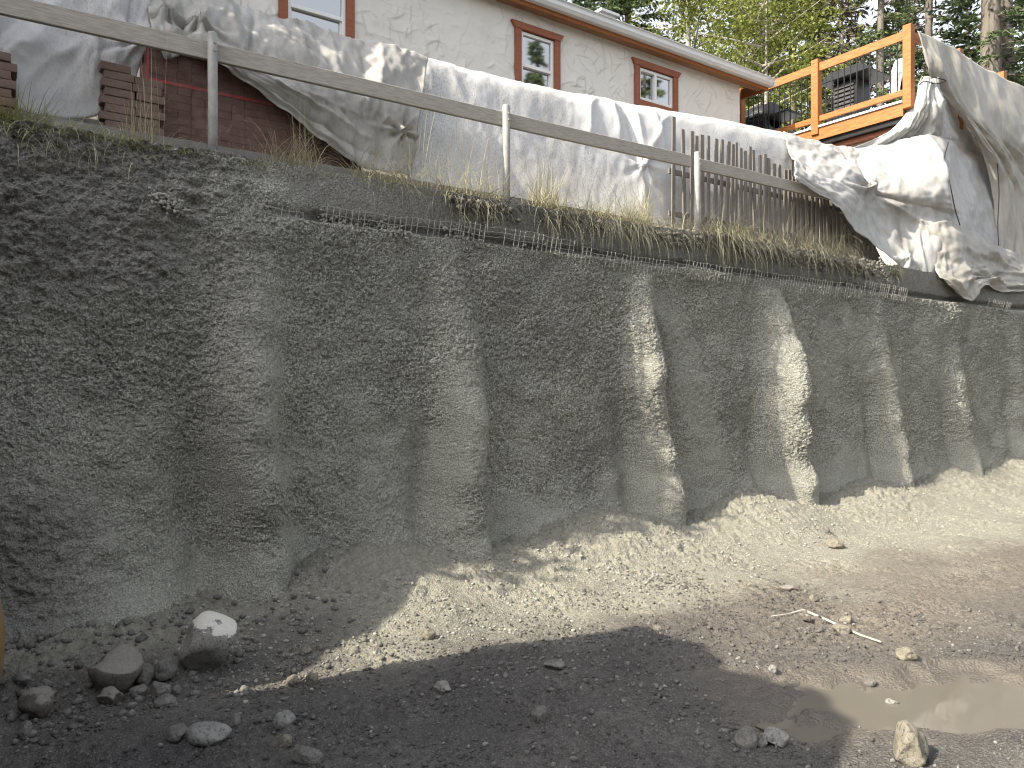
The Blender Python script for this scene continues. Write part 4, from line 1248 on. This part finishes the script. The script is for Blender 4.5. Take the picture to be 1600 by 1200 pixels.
conifer('bare grey larch left of the pine', tb(1200, 34), 20, 1.9, .2, 8, 'twig', 56, 6, .15, .14, .28, .3, 'bark_pale', 'bare_tree')
conifer('slim dark spruce behind the deck railing', tb(1372, 24), 17, 1.5, .10, 9, 'needle', 52, 10, .45, .15, .18, .1, 'bark', 'spruce_tree', .15)
conifer('tall sparse spruce behind the deck corner post', tb(1445, 27), 19, 2.2, .2, 10, 'needle_dark', 46, 9, .4, .2, .22, .1, 'bark', 'spruce_tree', .25)
conifer('thick-trunked spruce at the right with bare lower trunk', tb(1551, 25), 22, 2.6, .30, 11, 'needle_dark', 36, 7, .4, .42, .22, .2, 'bark', 'spruce_tree', .3)
conifer('second thick-trunked spruce at the right edge', tb(1578, 27), 22, 2.4, .28, 12, 'needle_dark', 36, 6, .4, .36, .22, .3, 'bark', 'spruce_tree', .3)
conifer('spruce far right behind the two thick trunks', tb(1640, 30), 20, 2.8, .2, 13, 'needle', 44, 8, .4, .25, .24, .1, 'bark', 'spruce_tree', .2)
conifer('distant pale larch behind the deck', tb(1410, 40), 22, 2.4, .12, 14, 'twig', 60, 5, .15, .16, .34, .2, 'bark_pale', 'bare_tree')
conifer('distant fir between the birch and the larch', tb(1270, 42), 22, 3.0, .1, 15, 'needle', 46, 8, .35, .25, .30, 0, 'bark')
conifer('distant fir at the right between the spruces', tb(1510, 42), 20, 2.6, .1, 16, 'needle', 44, 7, .35, .25, .30, .1, 'bark', 'conifer_tree', .15)
# belt of firs across the site behind the photographer; the window panes mirror them
proto = conifer('dark fir in the belt of trees across the site, mirrored in the windows', Vector((18.4, -6, 0)), 15.5, 2.6, .06, 17, 'needle', 40, 8, .35, .25, .34)
proto['group'] = 'firs across the site'
fr_ = random.Random(8)
for (x_, y_, k_) in ((25, -7, 1.1), (12, -15, .8), (6.5, -14, .72), (1, -15, .8), (-4.5, -13, .75), (-10, -14, .85), (32, -13, 1.0), (17, -19, 1.0), (-1.5, -19, .95), (9, -20, .95), (-15, -9, .9), (38, -8, .9)):
    r_ = proto.copy(); COL.objects.link(r_)
    r_.location = (x_, y_, 0); r_.rotation_euler = (0, 0, fr_.uniform(0, 6.28)); r_.scale = (k_ * 1.15, k_ * 1.15, k_)
    for ch in proto.children:
        c_ = ch.copy(); COL.objects.link(c_); c_.parent = r_
        c_.matrix_parent_inverse = ch.matrix_parent_inverse
# unseen cedar added left of the view to keep the wall's left half shaded
broadleaf('unseen bushy cedar added on the terrace to shade the left of the wall', Vector((-2.7, 6.85, 3.2)), 4.8, .8, 19, 'needle_dark', 26000, .17, .14, 'bark', 'shade_cedar', .08)
# ------------------------------------------------------------------ grass along the wall top
def blades(name, spec, material, label):
    """spec rows: x, y, z, length, azimuth, start tilt, droop, width"""
    A = np.array(spec); n = len(A); K = 6
    x, y, z, L, az, tilt, droop, wd = A.T
    V = np.zeros((n, K, 2, 3)); hd = np.stack([np.cos(az), np.sin(az), 0 * az], 1); sd = np.stack([-np.sin(az), np.cos(az), 0 * az], 1)
    p = np.stack([x, y, z], 1); ang = tilt.copy()
    for k in range(K):
        wk = wd * (1 - (k / (K - 1)) ** 1.6 * .85)
        V[:, k, 0] = p - sd * wk[:, None] / 2; V[:, k, 1] = p + sd * wk[:, None] / 2
        st = L / (K - 1)
        p = p + hd * (np.cos(ang) * st)[:, None]; p[:, 2] += np.sin(ang) * st
        ang = ang - droop / (K - 1)
    F = []
    base = (np.arange(n) * K * 2)[:, None]
    for k in range(K - 1):
        F.append(base + np.array([k * 2, k * 2 + 1, k * 2 + 3, k * 2 + 2]))
    me_ = mesh_np(name, V.reshape(-1, 3), np.concatenate(F), False)
    attr(me_, 'tint', np.repeat(np.clip(RNG.normal(.55, .25, n), 0, 1), K * 2))
    return tag(link(name, me_, material), label, 'grass', kind='stuff')

R = random.Random(3)
def edge_z(x, y):
    return 3.20 - 0.03 * (1 if y < 5.85 else 0)
short = []; dry = []; hang = []
def tuft(u, n_, Lmin, Lmax, Y=6.0, sp=.07, up=(0.7, 1.5), dr=(.6, 2.2), out=dry, wd=.0062, towards=None):
    p = at(u, 300, Y)
    for _ in range(int(n_ * 1.9)):
        x = p.x + R.gauss(0, sp); y = Y + R.gauss(0, .04)
        az = R.uniform(0, 6.28) if towards is None else R.gauss(towards, .7)
        out.append((x, y, 3.17 + (R.uniform(-.12, .05) if y < 5.95 else R.uniform(-.03, .06)), R.uniform(Lmin, Lmax), az, R.uniform(*up), R.uniform(*dr), wd * R.uniform(.6, 1.3)))
# green mossy fringe on the left and along the ledge
for _ in range(4200):
    x = R.uniform(-.3, 3.4); y = R.uniform(5.74, 6.12)
    short.append((x, y, 3.165 + R.uniform(-.01, .03), R.uniform(.02, .07), R.uniform(0, 6.28), R.uniform(.5, 1.5), R.uniform(0, 1.2), .005))
for _ in range(1500):
    x = R.uniform(-.4, 1.0); y = R.uniform(5.85, 6.35)
    short.append((x, y, 3.18, R.uniform(.06, .22), R.gauss(-.3, 1.2), R.uniform(.3, 1.4), R.uniform(.4, 1.8), .005))
for u in (15, 30, 55): tuft(u, 45, .15, .42, 6.15, .06, (.9, 1.5), (.3, 1.2), short)
for u in (40, 90, 110, 60, 150, 180): tuft(u, 12, .15, .4, 5.86, .1, (.0, 1.0), (1.0, 2.6), towards=-1.2)
tuft(218, 22, .25, .55, 6.1, .05, (1.2, 1.55), (.1, .7)); tuft(205, 10, .2, .4, 6.05, .05); tuft(240, 6, .6, 1.0, 6.1, .03, (1.4, 1.6), (.0, .3), wd=.004)
tuft(275, 14, .15, .35, 6.0, .1); tuft(390, 14, .15, .3, 6.0, .1)
for u in (430, 455, 480): tuft(u, 34, .25, .55, 6.08, .06, (.9, 1.55), (.6, 2.4))
tuft(480, 6, .6, .95, 6.1, .05, (1.35, 1.6), (.1, .5), wd=.004)
for u in (560, 585, 610, 640): tuft(u, 40, .2, .6, 6.05, .07, (.7, 1.5), (.6, 2.6))
tuft(600, 26, .25, .6, 5.92, .08, (.2, 1.0), (1.6, 2.8), towards=-1.4)
for u in (650, 720): tuft(u, 6, .6, 1.0, 6.1, .05, (1.3, 1.6), (.1, .5), wd=.004)
for u in range(700, 1000, 14):
    u += R.uniform(-8, 8); kk = R.choice((.1, .3, .8, 1.6, 2.4))
    tuft(u, 22 * kk, .12, .60, 6.02, .05, (.5, 1.5), (.6, 2.4))
    tuft(u, 13 * kk, .2, .62, 5.86, .06, (-.1, .7), (1.6, 2.6), hang, towards=-1.5)
for u in (835, 850, 865, 1000, 1010): tuft(u, 18, .35, .75, 6.15, .05, (1.2, 1.6), (.1, .9))
for u in range(990, 1110, 12):
    kk = R.choice((.2, .6, 1.2, 2))
    tuft(u, 22 * kk, .12, .55, 5.98, .08, (.3, 1.4), (.8, 2.4)); tuft(u, 10 * kk, .2, .65, 5.84, .06, (-.1, .7), (1.6, 2.6), hang, towards=-1.5)
tuft(1085, 60, .3, .7, 5.88, .10, (.2, .8), (1.4, 2.2), hang, towards=-.6)
for u in range(1110, 1330, 10):
    kk = R.choice((.2, .6, 1.0, 1.8))
    tuft(u, 30 * kk, .2, .7, 6.1, .06, (.5, 1.5), (.8, 2.8), dry if R.random() < .35 else hang)
    tuft(u, 18 * kk, .3, 1.0, 5.92, .07, (.2, 1.0), (1.6, 2.8), hang, .0065, -1.5)
for u in (1390, 1396): tuft(u, 50, .15, .3, 5.80, .04, (0, 1.2), (1.2, 2.8), hang, towards=-1.5)
for u in range(1330, 1480, 14): tuft(u, 14, .1, .25, 5.85, .08, (0, 1.2), (1.2, 2.6), hang)
roots = []
for _ in range(900):
    u = R.choice((R.uniform(690, 930), R.uniform(980, 1340), R.uniform(1090, 1340)))
    p = at(u, 300, 5.82)
    roots.append((p.x, 5.80 + R.uniform(-.03, .05), 3.17 + R.uniform(-.05, .04), R.uniform(.12, .55), R.gauss(-1.57, .6), R.uniform(-.6, .5), R.uniform(.6, 1.8), .006))
for u in range(560, 1330, 9):
    if R.random() < .45: tuft(u, R.choice((2, 4, 8)), .35, .95, 6.05, .05, (.9, 1.55), (.2, 2.0), wd=.005)
M['roots'] = m_leaf('roots_and_dead_grass', (0.02, 0.018, 0.014), (0.09, 0.082, 0.062), trans=.0)
M['hang'] = m_leaf('grass_mortar_dusted', (0.10, 0.102, 0.07), (0.33, 0.315, 0.23), trans=.1)
blades('short_grass', short, M['grass'], 'short green grass and moss along the wall edge at the left')
blades('dry_grass', dry, M['dry'], 'straw-coloured dry grass tufts along the wall top')
blades('hanging_grass', hang, M['hang'], 'mortar-dusted grass hanging over the wall edge')

blades('hanging_roots', roots, M['roots'], 'dark roots and dead grass hanging below the wall edge')
# fallen leaves and clods on the edge at the right
cl = []
for _ in range(700):
    x = R.uniform(7.0, 10.5); y = R.uniform(5.78, 6.3)
    cl.append((x, y, 3.2 + R.uniform(-.03, .06) + .1 * R.random() * (y > 6), R.uniform(.012, .05), .8))
for _ in range(2600):
    x = R.uniform(3.4, 10.8); k_ = math.sin(x * 2.3) + math.sin(x * 5.1 + 1) + math.sin(x * 0.9)
    if R.random() * 2 - .9 > k_: continue
    cl.append((x, 5.77 + R.uniform(-.05, .08), 3.17 - abs(R.gauss(0, .07)), R.uniform(.008, .045), .8))
scatter('soil_clods', cl, M['terrace'], 'grey soil clods along the wall edge below the picket fence', 'soil')

# ------------------------------------------------------------------ stones
def gz1(x, y, fine=False):
    return float(ground_z(np.array([float(x)]), np.array([float(y)]), fine)[0])

def ground_hit(u, v):
    rx, ry, rz = ray(u, v)
    d = EYE / -rz
    for _ in range(12):
        z = gz1(rx * d, ry * d)
        d = (EYE - z) / -rz
    return rx * d, ry * d, d

def rock(u, v, w_, h_, material, label, seed, group=None, deep=.9, tilt=0.0, name='stone', sink=.34, flat=0.0):
    """(u, v) is where the stone meets the ground, w_ x h_ its size in the picture"""
    x, y, d = ground_hit(u, v)
    sw = w_ / FPX * d / 2; sh = h_ / FPX * d / 2 * 1.15
    big = w_ > 50
    vv, ff = rock_unit(seed, 4 if w_ > 22 else 3, flat)
    vv = vv / np.abs(vv).max(axis=0)
    sc = np.array([sw, sw * deep, sh])
    vv = vv * sc
    a = -THETA
    c_, s_ = math.cos(a), math.sin(a)
    ct, st = math.cos(tilt), math.sin(tilt)
    vv = vv @ np.array([[ct, 0, -st], [0, 1, 0], [st, 0, ct]])
    vv = vv @ np.array([[c_, -s_, 0], [s_, c_, 0], [0, 0, 1]]).T
    me_ = mesh_np(name, vv, ff)
    o_ = link(name, me_, material)
    fx_, fy_ = math.sin(THETA), math.cos(THETA)
    px, py = x + fx_ * sw * deep * .7, y + fy_ * sw * deep * .7
    o_.location = (px, py, gz1(px, py) + sh * (1 - sink))
    return tag(o_, label, name, group)

rock(314, 1056, 106, 92, M['rock_sunpatch'], 'largest grey boulder, with a painted sunlit patch, at the wall foot', 21, tilt=-.35, name='boulder')
rock(168, 1086, 84, 66, M['rock_brown'], 'round dark boulder left of the sun-patched boulder', 24, name='boulder')
rock(255, 1067, 36, 36, M['rock_grey'], 'round grey cobble touching the sun-patched boulder', 25)
rock(224, 1073, 34, 34, M['rock_grey'], 'grey cobble between the two big boulders', 26)
rock(165, 1104, 40, 28, M['rock_brown'], 'small brown stone in front of the round dark boulder', 27)
rock(212, 1092, 28, 22, M['rock_grey'], 'angular grey stone right of the small brown stone', 28)
rock(246, 1096, 34, 30, M['rock_grey'], 'jagged dark stone below the touching cobbles', 29)
rock(47, 1125, 58, 46, M['rock_brown'], 'brown weathered cobble near the left edge', 30, tilt=-.4, name='boulder')
rock(30, 1072, 28, 20, M['rock_grey'], 'flat grey stone above the brown weathered cobble', 31)
rock(33, 1156, 28, 26, M['rock_grey'], 'dark round stone below the brown weathered cobble', 32)
rock(272, 1159, 34, 24, M['rock_grey'], 'rounded grey stone left of the flat broken slab', 33)
rock(318, 1168, 76, 34, M['rock_pale'], 'flat broken grey slab on the dark soil at lower left', 34, deep=.7, flat=.3)
rock(362, 1139, 24, 22, M['rock_grey'], 'pointed stone right of the flat broken slab', 35)
rock(250, 1108, 40, 20, M['rock_grey'], 'low dark stone below the jagged one', 36)
rock(440, 1142, 36, 30, M['rock_pale'], 'pale cobble on the soil below the sunlit tip', 37)
rock(446, 1168, 22, 20, M['rock_tan'], 'small tan pebble below the pale cobble', 38)
rock(476, 1194, 54, 26, M['rock_grey'], 'long dark slab at the lower edge', 39, deep=.5, tilt=.3)
rock(691, 1086, 28, 20, M['rock_pale'], 'single rounded stone just inside the foreground shadow', 40)
rock(845, 1131, 30, 26, M['rock_grey'], 'angular dark stone in the middle of the shadow', 41)
rock(1170, 1172, 38, 34, M['rock_grey'], 'ribbed dark stone beside the pale block in the shadow', 42)
rock(1214, 1168, 44, 26, M['rock_pale'], 'pale angular block in the shadow left of the puddle', 43, flat=.2)
rock(1192, 1170, 20, 18, M['rock_grey'], 'small grey stone between the ribbed stone and the pale block', 44)
rock(1431, 1200, 64, 66, M['rock_tan'], 'large tan boulder standing in the puddle', 52, tilt=.25, name='boulder', sink=.25)
rock(1421, 1034, 34, 20, M['rock_tan'], 'tan oval stone with a clear shadow above the puddle', 46)
rock(1326, 977, 26, 15, M['rock_tan'], 'tan stone above the bleached stick', 47)
rock(1318, 992, 28, 16, M['rock_tan'], 'light stone lying on the bleached stick', 48)
rock(1264, 974, 16, 14, M['rock_brown'], 'brown stone at the left end of the stick', 49)
rock(1309, 858, 28, 16, M['rock_tan'], 'tan stone on the bright rebound near the wall', 50)
rock(1292, 836, 13, 12, M['rock_grey'], 'small dark stone above the tan stone near the wall', 51)
rock(1175, 918, 18, 9, M['rock_tan'], 'flat pale stone on the sunlit slope', 52)
rock(1234, 925, 26, 10, M['rock_brown'], 'flat brown stone right of the flat pale one', 53)
rock(1273, 942, 15, 13, M['rock_tan'], 'small tan stone below the flat brown one', 54)
rock(1397, 1106, 22, 12, M['rock_pale'], 'pale oval stone at the puddle edge', 55)
rock(1362, 1074, 20, 14, M['rock_grey'], 'dark stone on the mud left of the puddle', 56)
rock(1028, 987, 17, 10, M['rock_tan'], 'pale stone on the edge of the foreground shadow', 57)
rock(668, 1001, 24, 18, M['rock_tan'], 'light stone in the middle of the sunlit strip', 58)
rock(456, 1072, 22, 17, M['rock_tan'], 'left stone of the pair in the sunlit tip', 59)
rock(486, 1071, 20, 22, M['rock_tan'], 'right stone of the pair in the sunlit tip', 60)
rock(478, 1022, 16, 12, M['rock_tan'], 'round pebble on top of the sunlit tip', 61)
rock(866, 1047, 36, 12, M['rock_grey'], 'flat stone half in the shadow edge', 62, flat=.2)
rock(1210, 1052, 16, 12, M['rock_pale'], 'pale pebble in the shadow left of the mud', 63)

# bleached broken stick
st = empty('stick', (4.3, 2.8, 0), 'bleached broken stick lying on the sunlit soil', 'stick')
def stick(pts, r0, r1, nm):
    P = []
    for (u, v) in pts:
        x, y, d = ground_hit(u, v); P.append((x, y, gz1(x, y) + .014))
    MB().tube(P, list(np.linspace(r0, r1, len(P))), 7).build(nm, M['stick'], st, True)
stick([(1205, 966), (1230, 963), (1254, 956), (1262, 958)], .003, .007, 'thin_piece')
stick([(1256, 957), (1285, 969), (1305, 978), (1345, 996), (1377, 1007)], .010, .006, 'long_piece')

# rounded tan drum just cut by the left edge
x, y, d = ground_hit(-14, 1094)
dr = empty('drum', (x, y, gz1(x, y)), 'rounded tan plastic drum cut off by the left edge', 'drum')
mb = MB(); zb = gz1(x, y) - .02
cx_, cy_ = x - .175, y + .12
mb.tube([(cx_, cy_, zb), (cx_, cy_, zb + .10), (cx_, cy_, zb + .30), (cx_, cy_, zb + .5), (cx_, cy_, zb + .58)], [.19, .225, .24, .215, .17], 28)
mb.build('body', M['drum'], dr, True)
MB().tube([(cx_, cy_, zb + .58), (cx_, cy_, zb + .61)], .15, 20).build('lid', M['drum'], dr, True)

# gravel: small stones on the dark soil, crumbs of rebound in the sun
NR = np.random.default_rng(5)
def strew(n, x0, x1, y0, y1, size, keep, sq=.7):
    x = NR.uniform(x0, x1, n); y = NR.uniform(y0, y1, n)
    k = NR.random(n) < keep(x, y)
    x, y = x[k], y[k]; s_ = size(len(x)); z = ground_z(x, y) + s_ * .25
    return [(a_, b_, c_, d_, sq) for a_, b_, c_, d_ in zip(x, y, z, s_)]
dry_ = lambda x, y: np.where(puddle_field(x, y) > -.35, .06, 1.0) * np.where(y < 3.6, 1, .5) * np.clip(.35 + 1.2 * fbm(x * 1.3, y * 1.3, 444, 3), .08, 1)
sz = lambda lo, hi, p: (lambda n: lo + hi * NR.random(n) ** p)
grav = strew(9000, .2, 5.6, 1.25, 4.6, sz(.004, .018, 4), dry_)
pale = strew(5200, .2, 5.6, 1.25, 4.6, sz(.003, .015, 4), dry_)
crumb = strew(15000, 1.0, 11, 3.7, 5.5, sz(.004, .016, 4), lambda x, y: smooth(3.6, 4.5, y) * np.where(x > 5, .6, 1) * np.clip(.4 + fbm(x * 2, y * 2, 445, 3), .1, 1))
grav += strew(1600, .1, 2.1, 3.9, 5.3, sz(.005, .034, 5), lambda x, y: smooth(2.4, 1.0, x))
scatter('gravel', grav, M['rock_grey'], 'dark gravel strewn over the foreground soil', 'gravel')
scatter('pale_gravel', pale, M['rock_pale'], 'pale pebbles strewn over the foreground soil', 'gravel')
scatter('rebound_crumbs', crumb, M['rebound'], 'beige mortar crumbs along the wall foot', 'rubble')

# crumbs of the dark soil itself: eight-faced bits, tens of thousands, one mesh
def bits(name, n, x0, x1, y0, y1, size, keep, material, label):
    x = NR.uniform(x0, x1, n); y = NR.uniform(y0, y1, n)
    k = NR.random(n) < keep(x, y)
    x, y = x[k], y[k]; n = len(x); s_ = size(n)
    z = ground_z(x, y) + s_ * .3
    O = np.array([[1, 0, 0], [0, 1, 0], [-1, 0, 0], [0, -1, 0], [0, 0, 1], [0, 0, -1]], float)
    V = O[None] * NR.uniform(.5, 1.3, (n, 6, 1)) + NR.normal(0, .18, (n, 6, 3))
    a = NR.uniform(0, 6.28, n); c_, d_ = np.cos(a), np.sin(a)
    X = V[..., 0] * c_[:, None] - V[..., 1] * d_[:, None]; Y_ = V[..., 0] * d_[:, None] + V[..., 1] * c_[:, None]
    V = np.stack([X, Y_, V[..., 2] * .75], -1) * s_[:, None, None] + np.stack([x, y, z], -1)[:, None]
    T = np.array([[0, 1, 4], [1, 2, 4], [2, 3, 4], [3, 0, 4], [1, 0, 5], [2, 1, 5], [3, 2, 5], [0, 3, 5]])
    F = (np.arange(n) * 6)[:, None, None] + T
    return tag(link(name, mesh_np(name, V.reshape(-1, 3), F.reshape(-1, 3), False), material), label, 'soil crumbs', kind='stuff')
M['crumb_dark'] = plain('soil_crumb', (0.05, 0.047, 0.045), (0.12, 0.112, 0.105), 14, .95, .3, 80, .004)
bits('soil_crumbs', 26000, .2, 5.2, 1.25, 4.4, sz(.003, .011, 3), lambda x, y: np.where(puddle_field(x, y) > -.5, .03, 1.0) * np.clip(.45 + 1.3 * fbm(x * 1.7, y * 1.7, 447, 3), .06, 1), M['crumb_dark'], 'dark crumbs of soil over the foreground')
bits('mortar_grit', 22000, 1.0, 9.0, 3.7, 5.5, sz(.003, .009, 3), lambda x, y: smooth(3.6, 4.6, y) * np.clip(.5 + fbm(x * 2.2, y * 2.2, 448, 3), .1, 1), M['rebound'], 'fine beige mortar grit along the wall foot')
